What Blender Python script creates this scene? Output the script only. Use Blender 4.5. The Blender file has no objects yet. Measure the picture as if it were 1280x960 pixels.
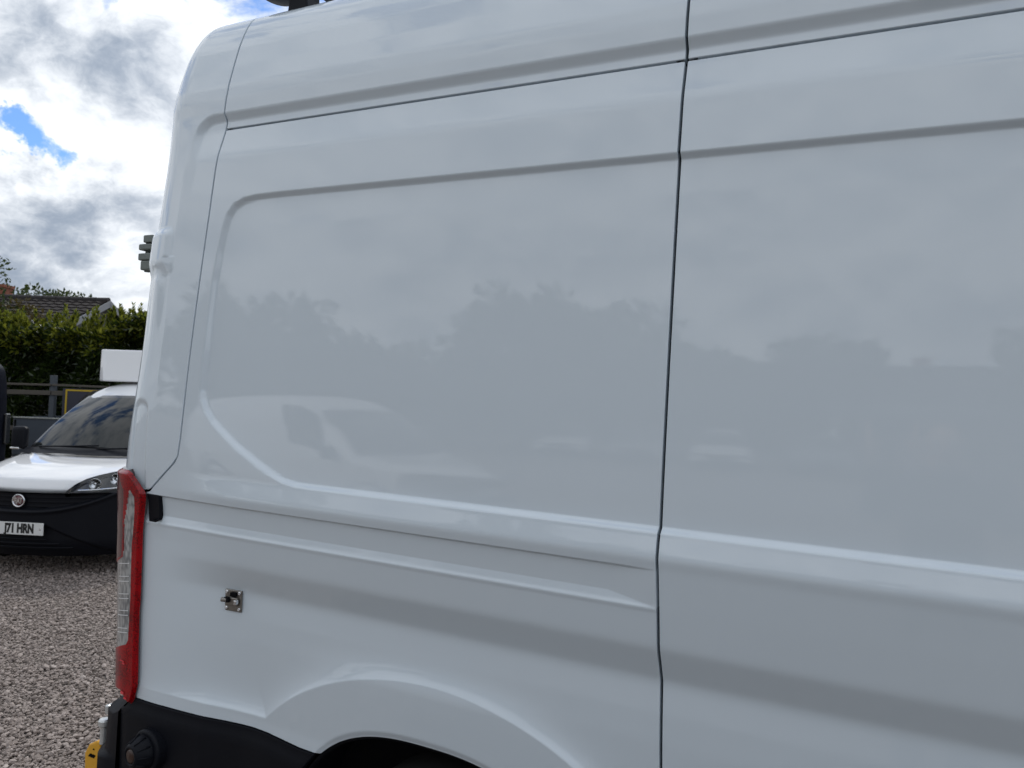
import bpy, bmesh, math, random
import numpy as np
from mathutils import Vector, Matrix, Euler
R = math.radians
S = bpy.context.scene
COL = S.collection
rng = np.random.default_rng(7)
random.seed(7)

# ------------------------------------------------------------------ camera (1.72 m above the gravel, 1.7 m from the van's side)
CAM_H, CAM_D = 1.70, 1.70
cd = bpy.data.cameras.new('camera'); cam = bpy.data.objects.new('camera', cd); COL.objects.link(cam)
rt = Vector((0.89556362, 0.44356386, 0.03488414)); up = Vector((-0.01807131, -0.04207632, 0.99895096)); fw = Vector((-0.44456634, 0.89525454, 0.02966624))
cam.matrix_world = Matrix(((rt.x, up.x, -fw.x, 0), (rt.y, up.y, -fw.y, -CAM_D), (rt.z, up.z, -fw.z, CAM_H), (0, 0, 0, 1)))
cd.sensor_width = 36; cd.lens = 27; cd.clip_start = .05; cd.clip_end = 2000
cd.dof.use_dof = True; cd.dof.focus_distance = 2.1; cd.dof.aperture_fstop = 8.5
S.camera = cam
def ground_point(lateral, depth, z=0.):
    """a spot on the plan, metres to the right of and ahead of where the photographer stands"""
    return Vector((0.8956*lateral-0.4446*depth, 0.4436*lateral+0.8953*depth-CAM_D, z))

# ------------------------------------------------------------------ sky, sun, exposure
SUN_EL, SUN_AZ = R(47), R(-20)          # azimuth from +Y towards +X
sun_dir = Vector((math.sin(SUN_AZ)*math.cos(SUN_EL), math.cos(SUN_AZ)*math.cos(SUN_EL), math.sin(SUN_EL)))
w = bpy.data.worlds.new('World'); S.world = w; w.use_nodes = True
nt = w.node_tree; nt.nodes.clear()
def nn(tree, typ, **kw):
    n = tree.nodes.new(typ)
    for k, v in kw.items():
        setattr(n, k, v)
    return n
def vmath(op, a, b=None, tree=None):
    n = nn(tree, 'ShaderNodeVectorMath', operation=op)
    for i, v in enumerate((a, b)):
        if v is None: continue
        if hasattr(v, 'is_output'): tree.links.new(v, n.inputs[i])
        else: n.inputs[i].default_value = v
    return n.outputs[1] if op in ('DOT_PRODUCT', 'LENGTH', 'DISTANCE') else n.outputs[0]
def smath(op, a, b=None, c=None, tree=None, clamp=False):
    n = nn(tree, 'ShaderNodeMath', operation=op); n.use_clamp = clamp
    for i, v in enumerate((a, b, c)):
        if v is None: continue
        if hasattr(v, 'is_output'): tree.links.new(v, n.inputs[i])
        else: n.inputs[i].default_value = v
    return n.outputs[0]
def sstep(x, lo, hi, tree, a=0., b=1.):
    n = nn(tree, 'ShaderNodeMapRange', interpolation_type='SMOOTHSTEP')
    tree.links.new(x, n.inputs[0]); n.inputs[1].default_value = lo; n.inputs[2].default_value = hi
    n.inputs[3].default_value = a; n.inputs[4].default_value = b
    return n.outputs[0]
def noise(vec, scale, detail, rough, tree, dist=0.):
    n = nn(tree, 'ShaderNodeTexNoise', noise_dimensions='3D')
    if vec is not None: tree.links.new(vec, n.inputs['Vector'])
    n.inputs['Scale'].default_value = scale; n.inputs['Detail'].default_value = detail
    n.inputs['Roughness'].default_value = rough; n.inputs['Distortion'].default_value = dist
    return n
def mixc(f, a, b, tree, blend='MIX'):
    n = nn(tree, 'ShaderNodeMix', data_type='RGBA', blend_type=blend)
    for s, v in ((n.inputs[0], f), (n.inputs[6], a), (n.inputs[7], b)):
        if hasattr(v, 'is_output'): tree.links.new(v, s)
        else: s.default_value = v if isinstance(v, (int, float)) else (*v, 1)[:4]
    return n.outputs[2]
def view_dir(px, py):
    """direction in which the photograph shows its pixel (px, py) of 1280 x 960"""
    return tuple((rt*(px-640)/960-up*(py-480)/960+fw).normalized())
def build_sky():
    t = nt
    d = nn(t, 'ShaderNodeTexCoord').outputs['Generated']
    p0 = vmath('ADD', vmath('MULTIPLY', d, (1., 1., 1.75), tree=t), SKY_OFF, tree=t)
    wq = noise(p0, 4.0, 5, .55, t)
    warp = vmath('SCALE', vmath('SUBTRACT', wq.outputs['Color'], (.5, .5, .5), tree=t), None, tree=t)
    warp.node.inputs['Scale'].default_value = .14
    p = vmath('ADD', p0, warp, tree=t)
    # the same warp shifts where each single cloud sits, so none is a plain round blot
    dq = noise(d, 9, 6, .62, t)
    dw = vmath('SCALE', vmath('SUBTRACT', dq.outputs['Color'], (.5, .5, .5), tree=t), None, tree=t)
    dw.node.inputs['Scale'].default_value = .16
    dn = vmath('NORMALIZE', vmath('ADD', d, dw, tree=t), tree=t)
    def gauss(direction, width, amp, src=None):
        c = vmath('DOT_PRODUCT', src or dn, tuple(Vector(direction).normalized()), tree=t)
        e = smath('MULTIPLY', smath('SUBTRACT', 1., c, tree=t), -1./width, tree=t)
        return smath('MULTIPLY', smath('EXPONENT', e, tree=t), amp, tree=t)
    n1 = noise(p, SKY_SCALE, 13, .60, t).outputs['Fac']
    dens = n1
    for g in SKY_GAPS: dens = smath('ADD', dens, gauss(*g), tree=t)
    mask = sstep(dens, SKY_LO, SKY_HI, t)
    sh = vmath('ADD', p, (sun_dir.x*.03, sun_dir.y*.03, .06), tree=t)
    n2 = noise(sh, SKY_SCALE, 10, .60, t).outputs['Fac']
    rim = smath('SUBTRACT', n2, n1, tree=t)          # thicker cloud sunward and above: this side is in its shade
    thick = sstep(dens, SKY_HI-.04, SKY_HI+.22, t)
    fine = noise(p, SKY_SCALE*3.1, 9, .60, t).outputs['Fac']
    shade = smath('ADD', smath('MULTIPLY', thick, SKY_THICK, tree=t), smath('MULTIPLY', rim, SKY_RIM, tree=t), tree=t)
    shade = smath('ADD', shade, smath('MULTIPLY', smath('SUBTRACT', fine, .5, tree=t), 2.0, tree=t), tree=t)
    for g in SKY_GREYS: shade = smath('ADD', shade, gauss(*g), tree=t)
    shade = sstep(shade, -.42, 1.15, t)
    ccol = mixc(shade, (.955, .985, 1.02), (.29, .345, .43), t)
    glow = gauss(sun_dir, .35, .28, d)             # thin cloud glows round the hidden sun
    cl = nn(t, 'ShaderNodeVectorMath', operation='SCALE'); t.links.new(ccol, cl.inputs[0])
    t.links.new(smath('ADD', glow, CLOUD_GAIN, tree=t), cl.inputs['Scale'])
    sky = nn(t, 'ShaderNodeTexSky', sky_type='NISHITA'); sky.sun_disc = False
    sky.sun_elevation = SUN_EL; sky.sun_rotation = SUN_AZ; sky.air_density = 1.0; sky.dust_density = .3; sky.ozone_density = 3.
    sc = nn(t, 'ShaderNodeVectorMath', operation='SCALE'); t.links.new(sky.outputs[0], sc.inputs[0]); sc.inputs['Scale'].default_value = SKY_GAIN
    sc2 = vmath('MULTIPLY', sc.outputs[0], (.72, .92, 1.18), tree=t)
    col = mixc(mask, sc2, cl.outputs[0], t)
    bg = nn(t, 'ShaderNodeBackground'); t.links.new(col, bg.inputs[0]); bg.inputs[1].default_value = 1.0
    out = nn(t, 'ShaderNodeOutputWorld'); t.links.new(bg.outputs[0], out.inputs[0])
SKY_OFF = (3.1, 1.7, .4); CLOUD_GAIN = .95; SKY_GAIN = .115; SKY_SCALE = 4.2; SKY_LO = .38; SKY_HI = .49; SKY_THICK = .34; SKY_RIM = 3.6
SKY_GAPS = [(view_dir(-5, 172), .0010, -.34), (view_dir(40, 184), .0007, -.30), (view_dir(88, 200), .0003, -.26), (view_dir(105, 33), .0003, -.18), (view_dir(170, 8), .0004, -.16), (view_dir(100, 118), .0006, -.12), (view_dir(190, 192), .0003, -.24),
            (view_dir(60, 110), .012, .15), (view_dir(90, 290), .03, .17), ((-.35, -.90, .22), .16, .16)]
SKY_GREYS = [(view_dir(95, 258), .0022, 0.40), (view_dir(30, 38), .0020, 0.32), (view_dir(150, 85), .0012, 0.32), (view_dir(15, 335), .0008, 0.43), (view_dir(70, 310), .0014, 0.29), (view_dir(50, 110), .003, -.35), (view_dir(70, 212), .0014, -.45), (view_dir(110, 355), .0022, -.35)]
build_sky()
sl = bpy.data.lights.new('sun', 'SUN'); so = bpy.data.objects.new('sun', sl); COL.objects.link(so)
sl.energy = 1.5; sl.angle = R(10); sl.color = (1, .955, .88)
so.rotation_euler = (-sun_dir).to_track_quat('-Z', 'Y').to_euler(); so.location = (0, 0, 30)
S.view_settings.view_transform = 'Standard'; S.view_settings.look = 'None'
S.view_settings.exposure = .18; S.view_settings.gamma = 1.; S.view_settings.use_curve_mapping = False
S.render.engine = 'CYCLES'
S.cycles.use_denoising = True; S.cycles.max_bounces = 8; S.cycles.transparent_max_bounces = 8; S.cycles.caustics_reflective = False; S.cycles.caustics_refractive = False

# ------------------------------------------------------------------ object helpers
def link(o, parent=None):
    COL.objects.link(o)
    if parent is not None: o.parent = parent
    return o
def tag(o, label=None, cat=None, group=None, kind=None):
    if label: o['label'] = label
    if cat: o['category'] = cat
    if group: o['group'] = group
    if kind: o['kind'] = kind
    return o
def thing(name, label, cat, loc=(0, 0, 0), rz=0., group=None, parent=None):
    o = bpy.data.objects.new(name, None); o.empty_display_size = .2
    o.location = loc; o.rotation_euler = (0, 0, rz)
    link(o, parent)
    return tag(o, label, cat, group)
def mesh_np(name, v, f, mats, parent=None, smooth=True, midx=None, normals=None):
    """one mesh object from numpy arrays: v (n,3), f (m,3 or 4)"""
    v = np.ascontiguousarray(v, dtype=np.float32).reshape(-1, 3); f = np.ascontiguousarray(f, dtype=np.int32)
    me = bpy.data.meshes.new(name)
    k = f.shape[1]
    me.vertices.add(len(v)); me.vertices.foreach_set('co', v.ravel())
    me.loops.add(f.size); me.loops.foreach_set('vertex_index', f.ravel())
    me.polygons.add(len(f)); me.polygons.foreach_set('loop_start', np.arange(0, f.size, k, dtype=np.int32))
    try: me.polygons.foreach_set('loop_total', np.full(len(f), k, dtype=np.int32))
    except Exception: pass
    for m in (mats if isinstance(mats, (list, tuple)) else [mats]): me.materials.append(m)
    if midx is not None: me.polygons.foreach_set('material_index', np.ascontiguousarray(midx, dtype=np.int32))
    me.polygons.foreach_set('use_smooth', np.full(len(f), bool(smooth)))
    me.update(calc_edges=True); me.validate()
    if normals is not None:
        me.normals_split_custom_set_from_vertices(np.asarray(normals, dtype=np.float32).reshape(-1, 3))
    return link(bpy.data.objects.new(name, me), parent)
def grid_faces(nu, nv, flip=False, base=0):
    i, j = np.meshgrid(np.arange(nu-1), np.arange(nv-1), indexing='ij')
    a = (i*nv+j).ravel()+base
    q = np.stack([a, a+nv, a+nv+1, a+1], 1)
    return q[:, ::-1] if flip else q
def grid_normals(P):
    du = np.gradient(P, axis=0); dv = np.gradient(P, axis=1)
    n = np.cross(du, dv); n /= np.linalg.norm(n, axis=-1, keepdims=True)+1e-12
    return n
def sheet(name, P, mat, parent=None, out=None, roll=None, flip=None, depth=.02, rad=.0022, sides='LRBT'):
    """a pressed panel: grid of points P[u][v]; its rim is folded inwards so the shut lines have depth"""
    n = grid_normals(P)
    if out is not None and (n*np.asarray(out)).sum() < 0: n = -n
    if roll is not False:
        def ext(edge, nrm, inner):
            tdir = edge-inner; tdir /= np.linalg.norm(tdir, axis=-1, keepdims=True)+1e-12
            pts, nm = [], []
            for a in (30, 60, 90):
                a = R(a)
                pts.append(edge+tdir*rad*math.sin(a)-nrm*rad*(1-math.cos(a))); nm.append(nrm*math.cos(a)+tdir*math.sin(a))
            pts.append(pts[-1]-nrm*depth); nm.append(nm[-1])
            return pts, nm
        if 'L' in sides:
            p, m = ext(P[0], n[0], P[1]); P = np.concatenate([np.array(p[::-1]), P]); n = np.concatenate([np.array(m[::-1]), n])
        if 'R' in sides:
            p, m = ext(P[-1], n[-1], P[-2]); P = np.concatenate([P, np.array(p)]); n = np.concatenate([n, np.array(m)])
        if 'B' in sides:
            p, m = ext(P[:, 0], n[:, 0], P[:, 1]); P = np.concatenate([np.stack(p[::-1], 1), P], 1); n = np.concatenate([np.stack(m[::-1], 1), n], 1)
        if 'T' in sides:
            p, m = ext(P[:, -1], n[:, -1], P[:, -2]); P = np.concatenate([P, np.stack(p, 1)], 1); n = np.concatenate([n, np.stack(m, 1)], 1)
    nu, nv = P.shape[:2]
    f = grid_faces(nu, nv)
    i0, j0 = (nu-1)//2, (nv-1)//2; c = P[i0, j0]; fn = np.cross(P[i0+1, j0]-c, P[i0, j0+1]-c)
    if (fn*n[i0, j0]).sum() < 0: f = f[:, ::-1]
    return mesh_np(name, P.reshape(-1, 3), f, mat, parent, True, normals=n.reshape(-1, 3))
def bm_obj(name, bm, mat, parent=None, smooth=False, bevel=0., seg=2, sub=0):
    me = bpy.data.meshes.new(name)
    bmesh.ops.recalc_face_normals(bm, faces=bm.faces)
    bm.to_mesh(me); bm.free()
    for m in (mat if isinstance(mat, (list, tuple)) else [mat]): me.materials.append(m)
    if smooth: me.polygons.foreach_set('use_smooth', np.ones(len(me.polygons), bool))
    o = link(bpy.data.objects.new(name, me), parent)
    if bevel:
        b = o.modifiers.new('bevel', 'BEVEL'); b.width = bevel; b.segments = seg; b.limit_method = 'ANGLE'; b.angle_limit = R(35); b.harden_normals = False
    if sub:
        s = o.modifiers.new('subdivision', 'SUBSURF'); s.levels = sub; s.render_levels = sub
    return o
def add_box(bm, c, size, rot=None):
    r = bmesh.ops.create_cube(bm, size=1.)
    m = Matrix.Translation(c) @ (rot.to_matrix().to_4x4() if rot is not None else Matrix()) @ Matrix.Diagonal((*size, 1))
    bmesh.ops.transform(bm, matrix=m, verts=r['verts']); return r['verts']
def add_cyl(bm, a, b, r1, r2=None, seg=16, cap=True):
    a, b = Vector(a), Vector(b); d = b-a
    r = bmesh.ops.create_cone(bm, cap_ends=cap, segments=seg, radius1=r1, radius2=r1 if r2 is None else r2, depth=d.length)
    m = Matrix.Translation((a+b)/2) @ d.to_track_quat('Z', 'Y').to_matrix().to_4x4()
    bmesh.ops.transform(bm, matrix=m, verts=r['verts']); return r['verts']
def lathe(bm, prof, origin, axis, seg=32):
    """prof: (radius, height along axis)"""
    q = Vector(axis).to_track_quat('Z', 'Y').to_matrix(); o = Vector(origin)
    rows = []
    for r, h in prof:
        rows.append([bm.verts.new(o+q @ Vector((r*math.cos(2*math.pi*k/seg), r*math.sin(2*math.pi*k/seg), h))) for k in range(seg)])
    for a, b in zip(rows, rows[1:]):
        for k in range(seg):
            bm.faces.new((a[k], a[(k+1) % seg], b[(k+1) % seg], b[k]))
    if prof[0][0] > 1e-4: bm.faces.new(rows[0][::-1])
    if prof[-1][0] > 1e-4: bm.faces.new(rows[-1])
def text_mesh(name, s, size, mat, parent, matrix, extrude=.001, bold=0.):
    cu = bpy.data.curves.new(name, 'FONT'); cu.body = s; cu.size = size; cu.extrude = extrude; cu.offset = bold; cu.align_x = 'CENTER'; cu.align_y = 'CENTER'
    tmp = bpy.data.objects.new(name+'_tmp', cu); COL.objects.link(tmp)
    dg = bpy.context.evaluated_depsgraph_get(); dg.update()
    me = bpy.data.meshes.new_from_object(tmp.evaluated_get(dg)); bpy.data.objects.remove(tmp); bpy.data.curves.remove(cu)
    me.materials.clear(); me.materials.append(mat)
    o = link(bpy.data.objects.new(name, me), parent); o.matrix_local = matrix
    return o

# ------------------------------------------------------------------ materials
def mat(name, base=(.5, .5, .5), rough=.5, metal=0., coat=0., coat_rough=.03, spec=.5, var=0., vscale=8., coat_ior=1.5, bump=0., bscale=40., bdist=.002, trans=0., peel=0.):
    m = bpy.data.materials.new(name); m.use_nodes = True
    t = m.node_tree; b = t.nodes['Principled BSDF']
    b.inputs['Base Color'].default_value = (*base, 1); b.inputs['Roughness'].default_value = rough; b.inputs['Metallic'].default_value = metal
    b.inputs['Coat Weight'].default_value = coat; b.inputs['Coat Roughness'].default_value = coat_rough; b.inputs['Coat IOR'].default_value = coat_ior; b.inputs['Specular IOR Level'].default_value = spec
    if trans: b.inputs['Transmission Weight'].default_value = trans
    if var or bump:
        co = nn(t, 'ShaderNodeTexCoord').outputs['Object']
    if var:
        n = noise(co, vscale, 6, .6, t)
        c = mixc(n.outputs['Fac'], tuple(x*(1-var) for x in base), tuple(min(1, x*(1+var)) for x in base), t)
        t.links.new(c, b.inputs['Base Color'])
    if bump:
        n = noise(co, bscale, 3, .5, t)
        k = nn(t, 'ShaderNodeBump'); k.inputs['Strength'].default_value = bump; k.inputs['Distance'].default_value = bdist
        if peel:
            k2 = nn(t, 'ShaderNodeBump'); k2.inputs['Strength'].default_value = peel; k2.inputs['Distance'].default_value = .0004
            t.links.new(noise(co, 420, 2, .5, t).outputs['Fac'], k2.inputs['Height']); t.links.new(k2.outputs[0], k.inputs['Normal'])
        t.links.new(n.outputs['Fac'], k.inputs['Height']); t.links.new(k.outputs[0], b.inputs['Normal'])
        if coat: t.links.new(k.outputs[0], b.inputs['Coat Normal'])
    return m
M_white = mat('white_paint', (.665, .738, .792), .45, coat=1., coat_ior=1.56, coat_rough=.003, spec=.3, var=.015, vscale=2.5, bump=.07, bscale=2.2, bdist=.004, peel=.02)
M_black = mat('black_plastic', (.007, .0078, .011), .45, spec=.12, var=.15, vscale=6, bump=.25, bscale=900, bdist=.0006)
M_dark = mat('dark_void', (.006, .006, .007), .9, spec=.1)
M_rubber = mat('tyre_rubber', (.018, .018, .018), .75, var=.2, vscale=12)
M_steel = mat('worn_steel', (.27, .255, .235), .38, metal=1., var=.3, vscale=60, bump=.3, bscale=120)
M_chrome = mat('chrome', (.75, .76, .78), .08, metal=1.)
M_zinc = mat('weathered_zinc', (.42, .44, .41), .5, metal=.5, var=.25, vscale=40)
M_yellow = mat('yellow_paint', (.72, .36, .015), .45, coat=.3, var=.1, vscale=14)
M_glass = mat('tinted_glass', (.008, .011, .012), .03, spec=.36)
M_amber = mat('amber_lens', (.028, .009, .003), .35, coat=.2, var=.2, vscale=80)
# ------------------------------------------------------------------ van surface (van frame: x forward, y into the van, z up)
def lerp_tab(tab, x):
    tab = np.asarray(tab, float)
    return np.interp(x, tab[:, 0], tab[:, 1])
def sm01(x):
    x = np.clip(x, 0, 1)
    return x*x*(3-2*x)
def smooth_tab(pts, sig, n=6000):
    """densely sampled, gaussian-rounded polyline"""
    pts = np.asarray(pts, float)
    t = np.linspace(pts[0, 0], pts[-1, 0], n)
    y = np.interp(t, pts[:, 0], pts[:, 1])
    k = max(1, int(3*sig/(t[1]-t[0])))
    w = np.exp(-.5*(np.arange(-k, k+1)*(t[1]-t[0])/sig)**2); w /= w.sum()
    yp = np.concatenate([2*y[0]-y[k:0:-1], y, 2*y[-1]-y[-2:-k-2:-1]])
    return t, np.convolve(yp, w, 'valid')
# profile: t is the height z up to 2.82, then arc length over the cant rail to the roof's middle
LOW = [(.30, .098), (.70, .086), (.867, .068), (.93, .062), (1.0, .0585), (1.062, .0595), (1.078, .0575), (1.156, .018),
       (1.17, .0145), (1.254, -.001), (1.342, -.016), (1.366, -.0225), (1.421, -.0115),
       (1.45, -.0125), (1.50, -.0135), (1.60, -.0137), (1.70, -.0128), (1.80, -.0112), (1.9, -.0092), (2.05, -.0058), (2.19, -.0015), (2.278, .0025)]
P_IN = LOW + [(2.405, .0115), (2.42, .0140), (2.50, .0325), (2.535, .0375), (2.56, .042), (2.64, .05), (2.82, .09)]
P_OUT = LOW + [(2.413, .0085), (2.53, .018), (2.553, .0205), (2.60, .022), (2.64, .027), (2.706, .043), (2.784, .064), (2.82, .077)]
TIN = smooth_tab(P_IN, .006); TOUT = smooth_tab(P_OUT, .006)
CANT = [(.077, 2.82), (.095, 2.862), (.114, 2.893), (.142, 2.915), (.19, 2.931), (.28, 2.944), (.42, 2.955), (1.03, 2.968)]
_c = np.array(CANT); _l = 2.82+np.concatenate([[0], np.cumsum(np.hypot(*np.diff(_c, axis=0).T))])
TOPT = _l[-1]
_full_t = np.concatenate([TOUT[0][:-1], _l]); _full_y = np.concatenate([TOUT[1][:-1], _c[:, 0]]); _full_z = np.concatenate([TOUT[0][:-1], _c[:, 1]])
_fy = smooth_tab(np.c_[_full_t, _full_y], .012); _fz = smooth_tab(np.c_[_full_t, _full_z], .012)
REARLOW = [(.30, .040), (.70, .030), (1.0, .022), (1.2, .013), (1.254, .008), (1.30, .003), (1.342, -.004), (1.42, -.0105), (1.5, -.0135), (3.2, -.0135)]
def base(t, w, s=None):
    """profile point and unit inward normal; w = 1 inside the lower gutter field"""
    y = np.where(t < 2.78, np.interp(t, *TOUT), np.interp(t, *_fy)); z = np.interp(t, *_fz)
    z = np.where(t < 2.7, t, z)
    y = y + w*np.where(t < 2.6, np.interp(t, *TIN)-np.interp(t, *TOUT), 0)
    if s is not None:                          # the cove under the rub strip dies out towards the tail lamp
        k = sm01((-1.70-s)/.46)
        y = np.where(t < 1.5, y+(lerp_tab(REARLOW, t)-y)*k, y)
    e = .004
    dy = np.interp(t+e, *_fy)-np.interp(t-e, *_fy); dz = np.interp(t+e, *_fz)-np.interp(t-e, *_fz)
    l = np.hypot(dy, dz)
    ny, nz = dz/l, -dy/l
    k = sm01((t-2.6)/.15)                      # below the cant rail the inward direction is plainly +y
    ny, nz = 1-k+k*ny, k*nz
    l = np.hypot(ny, nz)
    return y, z, ny/l, nz/l
XREAR = [(.30, -2.345), (.70, -2.355), (.98, -2.37), (1.2, -2.372), (1.4, -2.358), (1.5, -2.348), (1.65, -2.328), (1.9, -2.32), (2.1, -2.308), (2.33, -2.288), (2.5, -2.275), (2.69, -2.272), (2.80, -2.272), (2.9, -2.25), (3.0, -2.22), (3.4, -2.18), (4.5, -2.16)]
XRT = smooth_tab(XREAR, .06)
RC = .15
REC = [(3.5, 2.274), (.2, 2.274), (-1.58, 2.274), (-1.70, 2.2735), (-1.77, 2.272), (-1.822, 2.266), (-1.858, 2.249), (-1.88, 2.222), (-1.893, 2.177), (-1.905, 2.11), (-1.916, 2.02),
       (-1.923, 1.92), (-1.928, 1.805), (-1.933, 1.72), (-1.935, 1.68), (-1.930, 1.655), (-1.912, 1.622), (-1.882, 1.590), (-1.84, 1.560), (-1.782, 1.522), (-1.69, 1.475), (-1.625, 1.446), (-1.59, 1.4345), (-1.545, 1.428), (-1.49, 1.427), (.2, 1.427), (3.5, 1.427)]
def poly_sd(x, z, pts):
    """signed distance to a closed polygon, negative inside"""
    shp = x.shape; x = x.ravel(); z = z.ravel()
    d2 = np.full(x.shape, 1e9); ins = np.zeros(x.shape, bool)
    n = len(pts)
    for i in range(n):
        ax, az = pts[i]; bx, bz = pts[(i+1) % n]
        ex, ez = bx-ax, bz-az
        u = np.clip(((x-ax)*ex+(z-az)*ez)/(ex*ex+ez*ez), 0, 1)
        d2 = np.minimum(d2, (x-ax-u*ex)**2+(z-az-u*ez)**2)
        c = (az > z) != (bz > z)
        if ez != 0:
            ins ^= c & (x < ax+(z-az)/ez*ex)
    return (np.sqrt(d2)*np.where(ins, -1, 1)).reshape(shp)
def ramp(sd, half):
    """1 well inside, 0 well outside, straight slope with slightly rounded shoulders"""
    v = np.clip((half-sd)/(2*half), -.3, 1.3)
    r = .22
    lo = np.where(v < -r, 0, np.where(v < r, (v+r)**2/(4*r), v))
    u = 1-v
    hi = np.where(u < -r, 1, np.where(u < r, 1-(u+r)**2/(4*r), v))
    return np.where(v < .5, lo, hi)
def rbox_sd(x, z, cx, cz, hx, hz, r):
    qx = np.abs(x-cx)-hx+r; qz = np.abs(z-cz)-hz+r
    return np.hypot(np.maximum(qx, 0), np.maximum(qz, 0))+np.minimum(np.maximum(qx, qz), 0)-r
def z_open(x):
    d = np.clip(np.abs(x+1.105)/.47, 0, 1)
    return .36+.408*(1-d**2.6)**(1/2.2)
def z_clad(x):
    return lerp_tab([(-2.4, .675), (-2.19, .676), (-1.93, .675), (-1.72, .6775), (-1.66, .675), (-1.60, .668), (-1.54, .661), (-1.45, .658), (3, .658)], x)
def feat(s, t, panel):
    """depth of the pressings along the inward normal (positive = pressed in)"""
    f = np.zeros_like(s)
    if panel in ('quarter', 'side'):
        m = (t > 1.38) & (t < 2.33)
        if m.any():
            f[m] += .0135*ramp(poly_sd(s[m], t[m], REC), .0062)
        # wheel arch flare, standing proud, with a soft fade above its crease
        dx = (s+1.105)/.72; dz = np.maximum(t-.36, -.2)/.575
        sd = (np.sqrt(dx*dx+dz*dz+1e-9)-1)*.62
        fade = np.where(sd < 0, 1, np.exp(-np.maximum(sd, 0)/lerp_tab([(-1.7, .030), (-1.1, .05), (-.7, .022)], s)))
        fade = fade*np.where(s > -.55, np.exp(-np.maximum(s+.55, 0)/.2), 1)
        # strip that runs along the cladding behind the arch
        db = t-(.716+.02*np.clip((-1.95-s)/.2, 0, 1.6)**2*0)
        fb = np.where(db < 0, 1, np.exp(-np.maximum(db, 0)/.028))*sm01((-1.45-s)/.2)*lerp_tab([(-2.25, 0), (-2.05, .35), (-1.9, 1), (0, 1)], s)
        k = np.maximum(fade, fb)*sm01((1.02-t)/.12)
        f -= .021*k
        # lip round the wheel opening
        dl = t-z_open(s)
        f += .006*sm01(1-dl/.022)*((np.abs(s+1.105) < .46))
    if panel == 'quarter':
        # channel for the rub strip, running out before the seam
        top = 1.341; bot = 1.2515
        endk = np.clip((-.49-s)/.115, 0, 1)            # 0 at the seam, 1 from x=-.605 back
        dep = .009*np.where(endk > .95, 1, endk/.95)
        bev = .0225*endk+.002
        inside = np.clip((top-t)/.0045, 0, 1)
        up = np.clip((t-bot)/np.maximum(bev, .003), 0, 1)
        f += np.minimum(dep, .009)*np.minimum(inside, 1)*up*(t < top)*(t > bot)
        # the flange the channel is pressed from stands a little proud below it
        f -= .0015*np.exp(-((t-1.249)/.006)**2)
    if panel == 'pillar':
        a = s
        f -= .013*ramp(rbox_sd(a, t, -2.205, 2.125, .085, .062, .02), np.where(t < 2.1, .022, .012))        # hinge bulge
        f -= .007*sm01(1-np.abs(a+2.17)/.05)*sm01((2.07-t)/.05)*sm01((t-1.72)/.3)
        f += .0065*ramp(rbox_sd(a, t, -2.205, 1.44, .036, .195, .03), .0045)         # upright pressing above the lamp
        f += .11*np.clip(-2.095-.06*(2.3-t)-a, 0, .09)*sm01((2.62-t)/.25)*sm01((t-1.55)/.35)
    return f
def rear_x(t):
    return np.interp(t, *XRT)
def surf(s, t, panel='shell', off=0.):
    """skin point for the along-body coordinate s (= x before the rear corner, arc length round it) and t"""
    s = np.asarray(s, float); t = np.asarray(t, float)
    gsd = rbox_sd(s, t, 3.0-2.055, 1.541, 3.0, 1.0, .07)
    w = ramp(gsd, .0115)
    y, z, ny, nz = base(t, w, s)
    d = feat(s, t, panel)+off
    xc = rear_x(t)+RC
    a = np.maximum(xc-s, 0); th = np.minimum(a/RC, np.pi/2)
    ex = np.maximum(a-RC*np.pi/2, 0)
    # features push along the true surface normal: turn from inward to forward round the corner
    x = np.where(a > 0, xc-RC*np.sin(th)+d*np.sin(th), s)
    dd = RC*(1-np.cos(th))+ex+d*np.cos(th)
    return np.stack([x, y+dd*ny, z+dd*nz], -1)
GAP_REAR = []   # filled below
SEAM = [(.30, -.479), (.87, -.479), (1.0, -.482), (1.06, -.484), (1.25, -.4855), (1.4, -.4884), (3.1, -.4884)]
# ------------------------------------------------------------------ the large white van
RAKE = 0.0190407
van = thing('white_panel_van', 'large white high-roof panel van with ribbed side pressings filling the view', 'van')
van.rotation_euler = (0, RAKE, 0)
OUT = (0, -1, 0)
GAP_REAR = [(.30, -2.20), (1.335, -2.20), (1.3497, -2.1497), (1.4455, -2.0403), (1.462, -2.0265), (1.475, -2.0190), (1.5228, -2.0119), (1.6166, -2.005), (1.7334, -1.998), (1.8971, -1.9867),
            (2.1119, -1.9698), (2.2351, -1.9604), (2.2989, -1.9576), (2.3633, -1.9559), (2.4151, -1.9525), (2.477, -1.9477), (2.5041, -1.9458), (2.56, -1.9440), (2.62, -1.940), (2.9, -1.943), (4.5, -1.943)]
TG = 2.5045                   # shut line between side and roof panels
def rows(lo, hi, zones, coarse):
    z = [lo]
    while z[-1] < hi:
        st = coarse
        for a, b, s_ in zones:
            if a-.001 <= z[-1] < b: st = s_
        z.append(min(hi, z[-1]+st))
    return np.array(z)
FINE = [(1.235, 1.285, .0018), (1.325, 1.352, .0014), (1.41, 1.445, .0018), (2.26, 2.29, .0018)]
def zbot(x):
    return np.where(np.abs(x+1.105) < .455, np.maximum(z_open(x), .42), np.where(x < -1.1, z_clad(x), .42))*(x >= -1.1)+(x < -1.1)*np.maximum(z_open(np.maximum(x, -1.56)), z_clad(x))
HG = .0051; HS = .0056                    # half a shut line, rim radius included
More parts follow.
